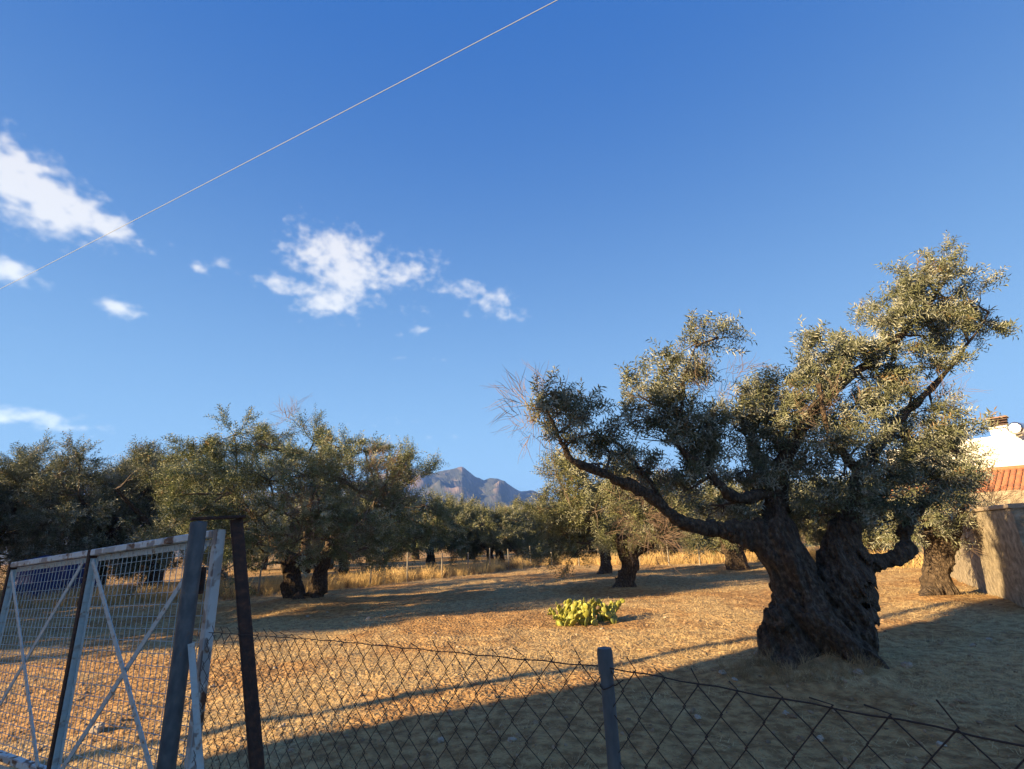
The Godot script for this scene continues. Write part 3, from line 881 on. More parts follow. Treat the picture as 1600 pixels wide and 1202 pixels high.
	var right := olive("thick_olive_tree", "olive tree with thick straight trunk beside the beige wall", "", Vector3(9.15, -0, -12.36), [[[9.25, -0.07, -12.4, 0.37], [9.31, 0.39, -12.4, 0.27], [9.45, 0.86, -12.4, 0.28], [9.59, 1.13, -12.4, 0.33], [9.44, 1.42, -12.4, 0.23], [9.04, 1.86, -12.2, 0.13], [8.86, 2.3, -12.2, 0.09]], [[9.64, 1.1, -12.4, 0.28], [10.1, 1.4, -12.5, 0.18], [10.55, 1.89, -12.6, 0.11], [11.03, 2.57, -12.8, 0.07]], [[9.41, 0.19, -12.3, 0.26], [9.5, -0.03, -12.1, 0.13]], [[8.98, 0.09, -12.2, 0.22], [8.64, 0.02, -12, 0.12]]], [[10.98, 3.56, -13, 0.59, 0.36], [10.54, 3.74, -13, 0.59, 0.36], [11.17, 3.13, -12.9, 0.42, 0.35], [9.81, 3.06, -12.6, 0.66, 0.41], [10.44, 2.8, -12.6, 0.59, 0.4], [8.99, 2.51, -12.2, 0.51, 0.39], [9.44, 2.26, -12, 0.58, 0.38], [10.51, 2.26, -12.5, 0.46, 0.43], [8.96, 1.85, -12, 0.55, 0.35], [9.42, 1.75, -11.8, 0.48, 0.31], [8.73, 1.52, -12.2, 0.38, 0.29], [8.97, 1.37, -12, 0.4, 0.26], [10.21, 1.53, -12.4, 0.36, 0.33], [9.52, 1.28, -12, 0.26, 0.23]], 0.05, 0.05, 46.0, 1.25, hue, 451)
	bare_brush(right, [[10.56, 1.8, -12.2, 0.38, 0.23], [10.89, 1.92, -12.2, 0.35, 0.21], [10.22, 1.39, -12.2, 0.26, 0.2]], 22, 1.3, 452)

	# background olives: four grown ones, the others turned copies
	var far_group := "olive trees beyond the field fence"
	var far_label := "round olive tree growing beyond the wire field fence"
	var dark_group := "tall olive trees in the dark grove"
	var dark_label := "tall dark olive tree in the grove behind the white gate"
	var a1 := grown_olive("grove_olive_tree", dark_label, dark_group, Vector3(-25.5, 0, -25.0), 7.4, 4.2, 501, hue)
	var a2 := grown_olive("grove_olive_tree", dark_label, dark_group, Vector3(-20.0, 0, -25.5), 7.8, 3.4, 502, hue)
	var b1 := grown_olive("field_olive_tree", far_label, far_group, Vector3(-1.5, 0, -42.0), 4.9, 3.9, 503, dusty, 19.0, 2.3)
	var b2 := grown_olive("field_olive_tree", far_label, far_group, Vector3(-6.0, 0, -37.0), 4.6, 3.6, 504, dusty, 19.0, 2.3)
	for q in [[-17.2, -25.5, 1.3, 1.0, 0], [-29.5, -22.0, 4.0, 1.0, 1], [-21.0, -31.0, 0.7, 1.08, 0], [-11.0, -34.0, 3.1, 0.9, 0], [-27.0, -18.0, 2.0, 1.0, 0], [-31.5, -25.0, 1.1, 1.05, 0], [-25.0, -13.8, 5.1, 0.95, 1], [-27.0, -30.0, 0.3, 1.0, 1]]:
		again(a1 if q[4] == 0 else a2, Vector3(q[0], 0, q[1]), q[2], q[3], dark_label, dark_group)
	for q in [[2.6, -44.0, 1.0, 0.92, 0], [5.5, -41.0, 2.6, 0.95, 1], [10.5, -38.0, 1.9, 0.95, 0], [15.0, -35.0, 3.6, 0.95, 1], [19.5, -34.0, 0.2, 1.0, 0], [23.5, -33.0, 4.4, 0.9, 1], [-16.0, -45.0, 5.2, 1.1, 0], [27.5, -38.0, 2.2, 1.0, 0], [13.0, -47.0, 5.0, 1.1, 0], [-5.0, -55.0, 1.4, 1.1, 1], [5.0, -60.0, 2.9, 1.15, 0], [-24.0, -50.0, 4.1, 1.2, 1], [20.0, -52.0, 0.9, 1.15, 1], [15.8, -25.5, 1.2, 0.8, 1], [-2.0, -37.5, 2.2, 0.8, 1], [2.5, -39.0, 5.1, 0.75, 0], [8.0, -35.5, 3.3, 0.75, 1], [12.0, -33.0, 0.6, 0.7, 1], [-12.0, -62.0, 3.3, 1.2, 0]]:
		again(b1 if q[4] == 0 else b2, Vector3(q[0], 0, q[1]), q[2], q[3], far_label, far_group)
	# the tree outside the picture whose shade lies on the field and on the foot of the broad olive
	grown_olive("roadside_olive_tree", "tall narrow olive tree beside the field throwing its shade towards the waisted tree", "", Vector3(-16.4, 0, -8.2), 9.8, 2.8, 505, hue, 55.0)
	grown_olive("lane_olive_tree", "low round olive tree beside the lane shading the foot of the broad olive", "", Vector3(-18.6, 0, -11.9), 4.9, 3.6, 506, hue, 45.0)


func ground_cover() -> void:
	# short cut straw lying and standing on the soil
	rng.seed = 601
	var sh := Shape.new()
	for k in 16:
		var at := Vector3(rng.randf_range(-0.11, 0.11), 0.0, rng.randf_range(-0.11, 0.11))
		var w := rng.randf() * TAU
		var rise := rng.randf_range(0.05, 0.75) if k % 3 else rng.randf_range(0.8, 1.6)
		var l := rng.randf_range(0.04, 0.11)
		var dir := Vector3(cos(w), rise, sin(w)).normalized()
		var side := dir.cross(Vector3.UP).normalized() * 0.0019
		var b := sh.v.size()
		for q in [at - side, at + side, at + dir * l]:
			sh.v.append(q + Vector3(0, 0.002, 0))
			sh.n.append(Vector3.UP)
		sh.i.append_array([b, b + 1, b + 2])
	var tuft := sh.done(M.grass, false)
	var places := []
	var colors := []
	for k in 60000:
		var z := -1.0 - 33.0 * pow(rng.randf(), 1.75)
		var x := rng.randf_range(-1.25, 1.3) * (absf(z) + 1.5)
		var t := patch_noise.get_noise_2d(x * 0.22, z * 0.22) + 0.5 * patch_noise.get_noise_2d(x * 0.9, z * 0.9)
		if rng.randf() > smoothstep(-0.3, 0.35, t) * 0.95 + 0.03:
			continue
		var big := rng.randf_range(0.6, 1.25) * (1.0 + absf(z) * 0.03)
		places.append(Transform3D(Basis(Vector3.UP, rng.randf() * TAU).scaled(Vector3(big, big * rng.randf_range(0.3, 0.75), big)), on_ground(x, z)))
		var s := rng.randf_range(0.75, 1.1)
		colors.append(Color(0.6 * s, 0.46 * s, 0.23 * s))
	var straw := copies(self, "cut_straw", tuft, places, colors)
	tag(straw, "short cut yellow straw scattered over the field soil", "straw", "", "stuff")

	# tall dry grass along the field fences
	rng.seed = 611
	sh = Shape.new()
	for k in 22:
		var at := Vector3(rng.randf_range(-0.16, 0.16), 0.0, rng.randf_range(-0.16, 0.16))
		var w := rng.randf() * TAU
		var l := rng.randf_range(0.45, 1.0)
		var dir := Vector3(cos(w) * 0.25, 1.0, sin(w) * 0.25).normalized()
		var side := dir.cross(Vector3(cos(w * 2.0), 0, sin(w * 2.0))).normalized() * 0.007
		var tip := at + dir * l + Vector3(cos(w), -0.3, sin(w)) * 0.14 * l
		var mid := at + dir * l * 0.6
		var b := sh.v.size()
		for q in [at - side, at + side, mid + side * 0.8, mid - side * 0.8, tip]:
			sh.v.append(q)
			sh.n.append(Vector3.UP)
		sh.i.append_array([b, b + 1, b + 2, b, b + 2, b + 3, b + 3, b + 2, b + 4])
	var tall := sh.done(M.grass, false)
	places = []
	colors = []
	var lines := [[Vector3(-26, 0, -19.5), Vector3(-10.3, 0, -20.5), 2.6], [Vector3(-10.3, 0, -21.2), Vector3(-7.0, 0, -22.3), 2.4], [Vector3(-7.0, 0, -22.4), Vector3(-3.5, 0, -28.6), 2.6], [Vector3(-3.5, 0, -28.6), Vector3(2.3, 0, -35.5), 3.0], [Vector3(2.3, 0, -35.5), Vector3(9.0, 0, -30.0), 3.0], [Vector3(9.0, 0, -30.0), Vector3(16.0, 0, -28.0), 3.0], [Vector3(14.0, 0, -27.0), Vector3(14.5, 0, -20.0), 1.2]]
	for q in lines:
		var a: Vector3 = q[0]
		var b: Vector3 = q[1]
		var across := (b - a).cross(Vector3.UP).normalized()
		if across.z > 0:
			across = -across
		for k in int(a.distance_to(b) * q[2] * 24.0):
			var d := rng.randf_range(-0.25, 1.0)
			var p: Vector3 = a.lerp(b, rng.randf()) + across * d * q[2]
			var t := patch_noise.get_noise_2d(p.x * 0.6, p.z * 0.6)
			var big := rng.randf_range(0.45, 1.0) * (0.8 + t * 0.7) * (0.65 if d < 0.0 else 1.0)
			places.append(Transform3D(Basis(Vector3.UP, rng.randf() * TAU).scaled(Vector3.ONE * big), on_ground(p.x, p.z, -0.03)))
			var s := rng.randf_range(0.6, 1.15)
			var cc := Color(0.6 * s, 0.44 * s, 0.2 * s)
			if t < -0.15:
				cc = Color(0.2 * s, 0.135 * s, 0.075 * s)
			colors.append(cc)
	var dry := copies(self, "tall_dry_grass", tall, places, colors)
	tag(dry, "tall golden dry grass along the wire field fence", "grass", "", "stuff")

	# dead weeds on the mound at the foot of the old olive
	rng.seed = 621
	places = []
	colors = []
	for k in 130:
		var w := rng.randf_range(0.0, PI * 1.25) - 0.1
		var r := rng.randf_range(0.35, 1.1)
		var p := Vector3(3.15 + cos(w) * r * 0.8, 0, -6.6 + sin(w) * r * 0.55)
		var big := rng.randf_range(0.08, 0.24)
		places.append(Transform3D(Basis.from_euler(Vector3(rng.randf_range(-0.6, 0.6), rng.randf() * TAU, rng.randf_range(-0.6, 0.6))).scaled(Vector3.ONE * big), on_ground(p.x, p.z, -0.01)))
		var s := rng.randf_range(0.5, 1.0)
		colors.append(Color(0.4 * s, 0.29 * s, 0.15 * s))
	var weeds := copies(self, "dead_weeds", tall, places, colors)
	tag(weeds, "dead grey weeds on the mound around the old olive trunk", "weeds", "", "stuff")


# ---------------------------------------------------------------- gate, fences
func gate() -> void:
	var tr := Vector3(-1.26, 0.0, -2.25)
	var tl := Vector3(-3.36, 0.0, -3.55)
	var u := (tl - tr).normalized()
	var out := u.cross(Vector3.UP)   # towards the field
	if out.z > 0:
		out = -out
	var g := thing("field_gate", "rusty white metal gate leaf with wire grid and crossed braces", "gate", tr)
	var length := 2.47
	var low := 0.12
	var kick := 0.66
	var place := func(s: float, y: float, o := 0.0) -> Vector3: return u * s + Vector3(0, y - 0.04 * s, 0) + out * o
	# uprights: rusty outer tube and white inner angle
	for s in [0.02, 1.25, 2.45]:
		var sh := Shape.new()
		sh.bar(place.call(s, low), place.call(s, 1.7), out, 0.04, 0.035, 0.004)
		var up := part(g, "upright", sh.done(M.rust if s > 1.0 else M.white_paint, false))
		for e in ([-1.0, 1.0] if s == 1.25 else [1.0] if s < 1.0 else [-1.0]):
			var an := Shape.new()
			an.bar(place.call(s + e * 0.034, low + 0.02, 0.012), place.call(s + e * 0.034, 1.655, 0.012), out, 0.006, 0.03)
			an.bar(place.call(s + e * 0.022, low + 0.02, -0.002), place.call(s + e * 0.022, 1.655, -0.002), out, 0.022, 0.005)
			part(up, "angle_strip", an.done(M.clean_paint, false))
	for s in [[0.042, 1.23], [1.27, 2.43]]:
		var sh := Shape.new()
		sh.bar(place.call(s[0], 1.685), place.call(s[1], 1.685), out, 0.038, 0.032, 0.004)
		var rail := part(g, "top_rail", sh.done(M.white_paint, false))
		var an := Shape.new()
		an.bar(place.call(s[0] + 0.03, 1.652, 0.013), place.call(s[1] - 0.03, 1.652, 0.013), out, 0.006, 0.028)
		part(rail, "angle_strip", an.done(M.clean_paint, false))
		sh = Shape.new()
		sh.bar(place.call(s[0], kick), place.call(s[1], kick), out, 0.036, 0.034, 0.004)
		part(g, "middle_rail", sh.done(M.white_paint, false))
		sh = Shape.new()
		sh.bar(place.call(s[0], low + 0.02), place.call(s[1], low + 0.02), out, 0.036, 0.034, 0.004)
		part(g, "bottom_rail", sh.done(M.white_paint, false))
		sh = Shape.new()
		sh.bar(place.call(s[0], (kick + low) * 0.5), place.call(s[1], (kick + low) * 0.5), out, 0.004, kick - low - 0.08)
		part(g, "kick_plate", sh.done(M.clean_paint, false))
		# crossed flat braces
		for e in [[s[0] + 0.05, s[1] - 0.1, -0.012], [s[1] - 0.05, s[0] + 0.1, -0.019]]:
			sh = Shape.new()
			sh.bar(place.call(e[0], 1.64, e[2]), place.call(e[1], kick + 0.02, e[2]), out, 0.005, 0.026)
			part(g, "brace", sh.done(M.clean_paint, false))
		# welded grid
		var k := 0
		var rod := Shape.new()
		rod.tube([Vector3(0, kick + 0.02, 0), Vector3(0, 1.2, 0), Vector3(0, 1.66, 0)], [0.0015, 0.0015, 0.0015], 6)
		var vertical := rod.done(M.clean_paint)
		var x: float = s[0] + 0.05
		while x < s[1] - 0.03:
			part(g, "vertical_rod", vertical, u * x + Vector3(0, -0.04 * x, 0) + out * 0.004)
			x += 0.05
		rod = Shape.new()
		var span: float = s[1] - s[0]
		rod.tube([Vector3.ZERO, u * span * 0.5 + Vector3(0, -0.02 * span, 0), u * span + Vector3(0, -0.04 * span, 0)], [0.0015, 0.0015, 0.0015], 6)
		var across := rod.done(M.clean_paint)
		var y := kick + 0.05
		while y < 1.64:
			part(g, "horizontal_rod", across, u * s[0] + Vector3(0, y - 0.04 * s[0], 0) + out * 0.008)
			y += 0.05
	# the round hinge post
	var p := thing("hinge_post", "round grey galvanised pipe post carrying the white gate", "post", Vector3(-1.31, 0, -2.16))
	var sh := Shape.new()
	sh.tube([Vector3(0, -0.3, 0), Vector3(0, 0.8, 0), Vector3(0, 1.728, 0)], [0.031, 0.031, 0.031], 20)
	part(p, "pipe", sh.done(M.zinc))
	sh = Shape.new()
	sh.bar(Vector3(-0.035, 1.742, 0.0), Vector3(0.125, 1.75, -0.12), Vector3.UP, 0.012, 0.05, 0.002)
	part(p, "top_strap", sh.done(M.rust, false))
	for y in [0.45, 1.45]:
		sh = Shape.new()
		sh.tube([Vector3(0.012, y, -0.05), Vector3(0.012, y + 0.1, -0.05)], [0.013, 0.013], 10)
		part(p, "hinge", sh.done(M.rust))
	# leaning rusty post
	var d := thing("leaning_post", "dark rusty square tube post leaning beside the gate", "post", Vector3(-0.72, 0, -2.15))
	sh = Shape.new()
	sh.bar(Vector3(0.04, -0.25, 0.14), Vector3(-0.5, 1.735, -0.13), Vector3(0.5, 0, 0.8), 0.048, 0.048, 0.006)
	part(d, "tube", sh.done(M.rust, false))
	# bent white flat bar propped against the post
	var w := thing("bent_flat_bar", "bent peeling white flat bar propped against the hinge post", "metal bar", Vector3(-1.2, 0, -2.1))
	sh = Shape.new()
	sh.bar(Vector3(0.2, -0.03, 0.06), Vector3(0.06, 0.8, -0.01), Vector3(0.3, 0, 1), 0.006, 0.024)
	sh.bar(Vector3(0.06, 0.8, -0.01), Vector3(-0.06, 1.28, -0.03), Vector3(0.3, 0, 1), 0.006, 0.022)
	part(w, "bar", sh.done(M.clean_paint, false))


func near_fence() -> void:
	rng.seed = 701
	var c := [Vector3(-1.33, 1.3, -2.3), Vector3(-0.59, 1.335, -1.72), Vector3(0.16, 1.36, -1.12), Vector3(0.48, 1.37, -0.72), Vector3(0.95, 1.36, -0.12)]
	var f := thing("chain_link_fence", "rusty chain link fence with hooked wire ends along its top", "fence", Vector3(0.16, 0, -1.12))
	var o := f.position
	# the steel pipe post
	var sh := Shape.new()
	sh.tube([Vector3(0.0, -0.3, 0.0), Vector3(0.0, 0.7, 0.0), Vector3(0, 1.385, -0.005)], [0.0128, 0.0128, 0.0128], 18)
	var post := part(f, "post", sh.done(M.zinc))
	sh = Shape.new()
	sh.tube([Vector3(0, 1.345, -0.005), Vector3(0, 1.384, -0.005), Vector3(0, 1.39, -0.005)], [0.0152, 0.0152, 0.0135], 18)
	part(post, "cap", sh.done(M.zinc))
	var post2: MeshInstance3D = part(f, "post", post.mesh, Vector3(0.82, -0.02, 1.02))
	post2.position = Vector3(0.82, -0.02, 1.02)
	for y in [1.325, 1.08, 0.8, 0.45]:
		var ring := []
		var fat := []
		for k in 9:
			var w := TAU * k / 8.0
			ring.append(Vector3(cos(w) * 0.0148, y + 0.004 * sin(w * 2.0), sin(w) * 0.0148))
			fat.append(0.0012)
		ring.append(Vector3(0.03, y + 0.012, 0.012))
		fat.append(0.001)
		sh = Shape.new()
		sh.tube(ring, fat, 5)
		part(post, "tie_wire", sh.done(M.mesh_rust))
	# diamonds: every wire is one zigzag hooked into the next
	var path := Curve3D.new()
	for q in c:
		path.add_point(q - o)
	var total := path.get_baked_length()
	var cellw := 0.068
	var cellh := 0.078
	var count := int(total / cellw * 2.0)
	var side := Vector3(0.62, 0, 0.785)
	var front := Vector3(-0.785, 0, 0.62) * -1.0
	var sag := FastNoiseLite.new()
	sag.seed = 5
	sag.frequency = 1.0
	for k in count:
		var s := (k + 0.5) * cellw * 0.5
		var a: Array = []
		var r: Array = []
		var up := rng.randf_range(0.01, 0.03)
		for j in range(-1, 36):
			var odd := 1.0 if (j + 1 + k) % 2 == 0 else -1.0
			var along := clampf(s + odd * cellw * 0.25, 0.0, total)
			var base := path.sample_baked(along)
			var y := base.y - j * cellh * 0.5
			var bulge := sag.get_noise_2d(along * 1.4, y * 1.6) * 0.02
			var q := Vector3(base.x, y + bulge * 0.5, base.z) + front * (odd * 0.0035 + bulge)
			if j == -1:
				if k % 2 == 0:
					continue
				q += Vector3(rng.randf_range(-0.006, 0.012), -cellh * 0.5 + up, 0.004) * Vector3(1, 1, 1) + side * odd * -0.012
			a.append(q)
			r.append(0.0012)
			if y < 0.02:
				break
		sh = Shape.new()
		sh.tube(a, r, 5)
		part(f, "mesh_wire", sh.done(M.mesh_rust))
	# top tension wire, threaded through the diamonds
	var a := []
	var r := []
	for k in 90:
		var q := path.sample_baked(total * k / 89.0)
		a.append(q + Vector3(0, -0.003 + 0.0012 * sin(k * 1.7), 0))
		r.append(0.0012)
	sh = Shape.new()
	sh.tube(a, r, 6)
	part(f, "tension_wire", sh.done(M.mesh_rust))


func far_fences() -> void:
	for item in [[[Vector3(-10.3, 0, -21.45), Vector3(-7.67, 0, -20.79), Vector3(-6.42, 0, -23.27), Vector3(-5.3, 0, -25.5), Vector3(-3.93, 0, -27.24), Vector3(-2.85, 0, -29.57), Vector3(-1.75, 0, -31.18), Vector3(-0.68, 0, -33.1), Vector3(0.71, -0, -34.25), Vector3(2.03, 0, -34.75)], "wire_field_fence", "low wire fence on thin grey posts along the dry grass"], [[Vector3(2.03, 0, -34.75), Vector3(3.62, 0, -33.25), Vector3(6.69, 0, -30.35), Vector3(7.99, 0, -29.13), Vector3(9.24, 0, -27.95), Vector3(10.54, 0, -27.42), Vector3(12.32, 0, -27.1)], "back_field_fence", "thin post and wire fence closing the far end of the field"]]:
		rng.seed = 811
		var spots: Array = item[0]
		var f := thing(item[1], item[2], "fence", spots[0])
		var tops := []
		for p in spots:
			var h := rng.randf_range(1.15, 1.35)
			var base: Vector3 = on_ground(p.x, p.z) - spots[0]
			var top := base + Vector3(rng.randf_range(-0.05, 0.05), h, rng.randf_range(-0.05, 0.05))
			var sh := Shape.new()
			sh.tube([base - Vector3(0, 0.1, 0), base.lerp(top, 0.5), top], [0.036, 0.034, 0.032], 8)
			part(f, "post", sh.done(M.post_grey))
			tops.append([base, top])
		for t in [0.35, 0.65, 0.95]:
			var sh := Shape.new()
			var a := []
			var r := []
			for k in tops.size() - 1:
				for j in 4:
					var u := j / 4.0
					a.append((tops[k][0] as Vector3).lerp(tops[k][1], t).lerp((tops[k + 1][0] as Vector3).lerp(tops[k + 1][1], t), u) - Vector3(0, 0.12 * u * (1.0 - u), 0))
					r.append(0.003)
			sh.tube(a, r, 4)
			part(f, "wire", sh.done(M.wire))


# ---------------------------------------------------------------- buildings
func slab(parent: Node, called: String, m: Material, at: Vector3, size: Vector3, turn := 0.0, bevel := 0.015) -> MeshInstance3D:
	var sh := Shape.new()
	var b := Basis(Vector3.UP, turn)
	sh.box(at, b.x * size.x * 0.5, b.y * size.y * 0.5, b.z * size.z * 0.5, bevel)
	return part(parent, called, sh.done(m, false))


func shade_house() -> void:
	# the house across the lane, outside the picture, whose shade covers the near ground
	var l := Vector3(0.895, 0, -0.446)
	var n := Vector3(0.446, 0, 0.895)
	var corner := l * -16.0 + n * -5.6
	var h := thing("lane_house", "two storey rendered house across the lane from the field", "house", corner)
	var turn := atan2(-l.z, l.x)
	var body := slab(h, "wall", M.white_wall, n * 7.0 - l * 4.5 + Vector3(0, 4.75, 0), Vector3(9.0, 9.7, 14.0), turn)
	slab(h, "roof", M.plaster, n * 7.0 - l * 4.5 + Vector3(0, 9.75, 0), Vector3(9.1, 0.3, 14.02), turn)
	var glass := plain(0.03, 0.04, 0.05, 0.1)
	for y in [1.6, 4.8]:
		for k in 4:
			var w := slab(body, "window", glass, n * (2.0 + 3.3 * k) + l * 0.02 + Vector3(0, y, 0), Vector3(0.06, 1.4, 1.1), turn)
			w.set_meta("label", "dark window pane")
	var u := thing("utility_pole", "round wooden utility pole at the lane carrying the overhead wire", "pole", l * -14.0 + n * -6.25)
	var sh := Shape.new()
	sh.tube([Vector3(0, -0.5, 0), Vector3(0, 4, 0), Vector3(0, 8.6, 0)], [0.12, 0.11, 0.09], 14)
	part(u, "pole", sh.done(M.twig_bark))
	sh = Shape.new()
	sh.bar(Vector3(-0.6, 8.2, 0.2), Vector3(0.6, 8.2, -0.2), Vector3.UP, 0.1, 0.08, 0.008)
	part(u, "crossarm", sh.done(M.twig_bark, false))


func right_house() -> void:
	rng.seed = 901
	# rough boundary wall
	var a := Vector3(8.9, 0, -9.4)
	var b := Vector3(14.6, 0, -19.2)
	var w := thing("boundary_wall", "rough beige plastered wall dappled by tree shade", "wall", a)
	var run := b - a
	var d := run.normalized()
	var side := Vector3.UP.cross(d).normalized()
	var sh := Shape.new()
	sh.bar(Vector3(0, 0.82, 0), run + Vector3(0, 0.82, 0), side, 0.28, 1.94, 0.02)
	part(w, "wall_face", sh.done(M.plaster, false))
	sh = Shape.new()
	sh.bar(Vector3(0, 1.83, 0) - d * 0.03, run + Vector3(0, 1.83, 0) + d * 0.03, side, 0.34, 0.08, 0.012)
	part(w, "coping", sh.done(M.stone, false))
	# shed with a tiled roof in front of the house
	var s := thing("tiled_shed", "low shed with sloping terracotta tile roof below the white house", "shed", Vector3(17.5, 0, -20.4))
	slab(s, "wall", M.plaster, Vector3(1.2, 1.25, 0.0), Vector3(3.4, 2.7, 4.6), 0.9)
	var dx := Vector3(0.62, 0, 0.78)      # along the eaves, towards the right
	var up := Vector3(0.72, 0.5, -0.5).normalized()
	dx = (dx - up * dx.dot(up)).normalized()
	var nrm := dx.cross(up).normalized()
	if nrm.y < 0:
		nrm = -nrm
	var eave := Vector3(-1.3, 2.62, -0.9) - dx * 1.3
	sh = Shape.new()
	sh.box(eave + dx * 2.7 + up * 0.9 - nrm * 0.05, dx * 2.75, up * 0.95, nrm * 0.035)
	part(s, "roof_deck", sh.done(M.plaster, false))
	var tile := Shape.new()
	var arc := []
	for k in 7:
		var t := PI * k / 6.0
		arc.append(dx * cos(t) * 0.085 + nrm * sin(t) * 0.06)
	for k in 6:
		tile.face(arc[k], arc[k + 1], arc[k + 1] * 0.85 + up * 0.36, arc[k] * 0.85 + up * 0.36, (arc[k] + arc[k + 1]) as Vector3)
		tile.face(arc[k], arc[k + 1], arc[k + 1] * 0.8, arc[k] * 0.8, -up)
	var tile_a := tile.done(M.tiles[0], false)
	var tile_b := tile.done(M.tiles[1], false)
	for row in 6:
		for k in 30:
			part(s, "tile", tile_a if rng.randf() < 0.6 else tile_b, eave + dx * (0.1 + k * 0.18) + up * (row * 0.3) + nrm * (row * 0.0 + rng.randf_range(0.0, 0.012)))
	sh = Shape.new()
	sh.tube([eave + up * 1.83 + nrm * 0.03, eave + dx * 2.2 + up * 1.83 + nrm * 0.03, eave + dx * 5.4 + up * 1.83 + nrm * 0.03], [0.09, 0.09, 0.09], 10)
	part(s, "ridge_tile", sh.done(M.tiles[1]))
	# white house behind
	var h := thing("white_house", "flat roofed white house with chimney beyond the boundary wall", "house", Vector3(22.4, 0, -25.2))
	var turn := 0.75
	var bs := Basis(Vector3.UP, turn)
	slab(h, "wall", M.white_wall, bs * Vector3(2.0, 2.6, -0.4), Vector3(5.0, 5.2, 6.0), turn)
	slab(h, "parapet", M.white_wall, bs * Vector3(-0.42, 5.28, -0.4), Vector3(0.18, 0.22, 6.05), turn)
	var ch := slab(h, "chimney", M.white_wall, bs * Vector3(0.4, 5.45, 1.2), Vector3(0.75, 0.8, 0.75), turn)
	slab(ch, "chimney_collar", M.white_wall, bs * Vector3(0.4, 5.85, 1.2), Vector3(0.95, 0.08, 0.95), turn)
	var dark := plain(0.06, 0.035, 0.028, 0.8)
	for k in 3:
		slab(ch, "slat", dark, bs * Vector3(0.4, 5.97 + k * 0.12, 1.2), Vector3(0.62 + 0.03 * k, 0.05, 0.62 + 0.03 * k), turn)
	slab(ch, "flue", dark, bs * Vector3(0.4, 6.05, 1.2), Vector3(0.4, 0.36, 0.4), turn)
	slab(ch, "cap_plate", plain(0.3, 0.14, 0.09, 0.8), bs * Vector3(0.4, 6.32, 1.2), Vector3(0.78, 0.05, 0.78), turn)
	# solar water tank on the roof
	var t := thing("water_tank", "shiny metal solar water tank on the white house roof", "tank", Vector3(23.3, 5.2, -23.4))
	sh = Shape.new()
	sh.tube([Vector3(-0.62, 0.35, 0.35), Vector3(-0.56, 0.35, 0.31), Vector3(0.56, 0.35, -0.31), Vector3(0.62, 0.35, -0.35)], [0.2, 0.28, 0.28, 0.2], 20)
	var steel := plain(0.55, 0.55, 0.56, 0.3)
	steel.metallic = 0.7
	part(t, "cylinder", sh.done(steel))
	for e in [-0.4, 0.4]:
		sh = Shape.new()
		sh.bar(Vector3(e, -0.02, -e * 0.56), Vector3(e, 0.2, -e * 0.56), Vector3.RIGHT, 0.05, 0.3)
		part(t, "cradle", sh.done(M.post_grey, false))


# ---------------------------------------------------------------- plants and small things
func cactus() -> void:
	rng.seed = 1001
	var at := Vector3(1.26, ground_height(1.26, -11.1), -11.1)
	var c := thing("prickly_pear", "low spreading yellow green prickly pear cactus on the straw", "cactus", at)
	var meshes := []
	for k in 4:
		var sh := Shape.new()
		var rows := 7
		var cols := 10
		var half := rng.randf_range(0.32, 0.42)
		for j in rows + 1:
			var t := PI * j / rows
			var y := 0.5 - 0.5 * cos(t)
			var wide := sin(t) * half * (0.72 + 0.42 * y)
			for q in cols:
				var w := TAU * q / cols
				var p := Vector3(cos(w) * wide, y, sin(w) * wide * 0.2 + 0.05 * y * y)
				sh.v.append(p)
				sh.n.append(Vector3(cos(w) * 0.5, (y - 0.5) * 1.2, sin(w) * 1.6 * (sin(t) + 0.1)).normalized())
		for j in rows:
			for q in cols:
				var a0 := j * cols + q
				var a1 := j * cols + (q + 1) % cols
				sh.i.append_array([a0, a1, a0 + cols, a1, a1 + cols, a0 + cols])
		meshes.append([sh.done(M.cactus), sh.done(M.cactus_old)])
	var stack := []
	for k in 36:
		var x := rng.randf_range(-0.6, 0.6)
		stack.append([Vector3(x, -0.02, rng.randf_range(-0.4, 0.36)), Vector3(rng.randf_range(-0.8, 0.8), 1.0, rng.randf_range(-0.6, 0.6)).normalized(), rng.randf_range(0.16, 0.22), 0])
	var made := 0
	while stack.size() and made < 295:
		var q: Array = stack.pop_front()
		var pos: Vector3 = q[0]
		var dir: Vector3 = q[1]
		var size: float = q[2]
		var b := Basis(dir.cross(Vector3(0.3, 0, 1).rotated(Vector3.UP, rng.randf_range(-0.9, 0.9))).normalized() * size, dir * size, Vector3.ZERO)
		b.z = b.x.cross(b.y).normalized() * size
		var o := MeshInstance3D.new()
		o.name = "pad"
		o.mesh = meshes[rng.randi() % 4][1 if q[3] == 0 and rng.randf() < 0.6 else 0]
		c.add_child(o, true)
		o.transform = Transform3D(b, pos)
		made += 1
		if q[3] < 5 - int(absf(pos.x) * 4.0):
			for k in rng.randi_range(1, 2):
				var e := rng.randf_range(-0.8, 0.8)
				var p := pos + b.y * (0.93 - 0.25 * absf(e)) + b.x * e * 0.3
				stack.append([p, (dir + b.x.normalized() * e * 0.8 + ball() * 0.35 + Vector3(0, 0.15, 0)).normalized(), size * rng.randf_range(0.62, 0.9), q[3] + 1])


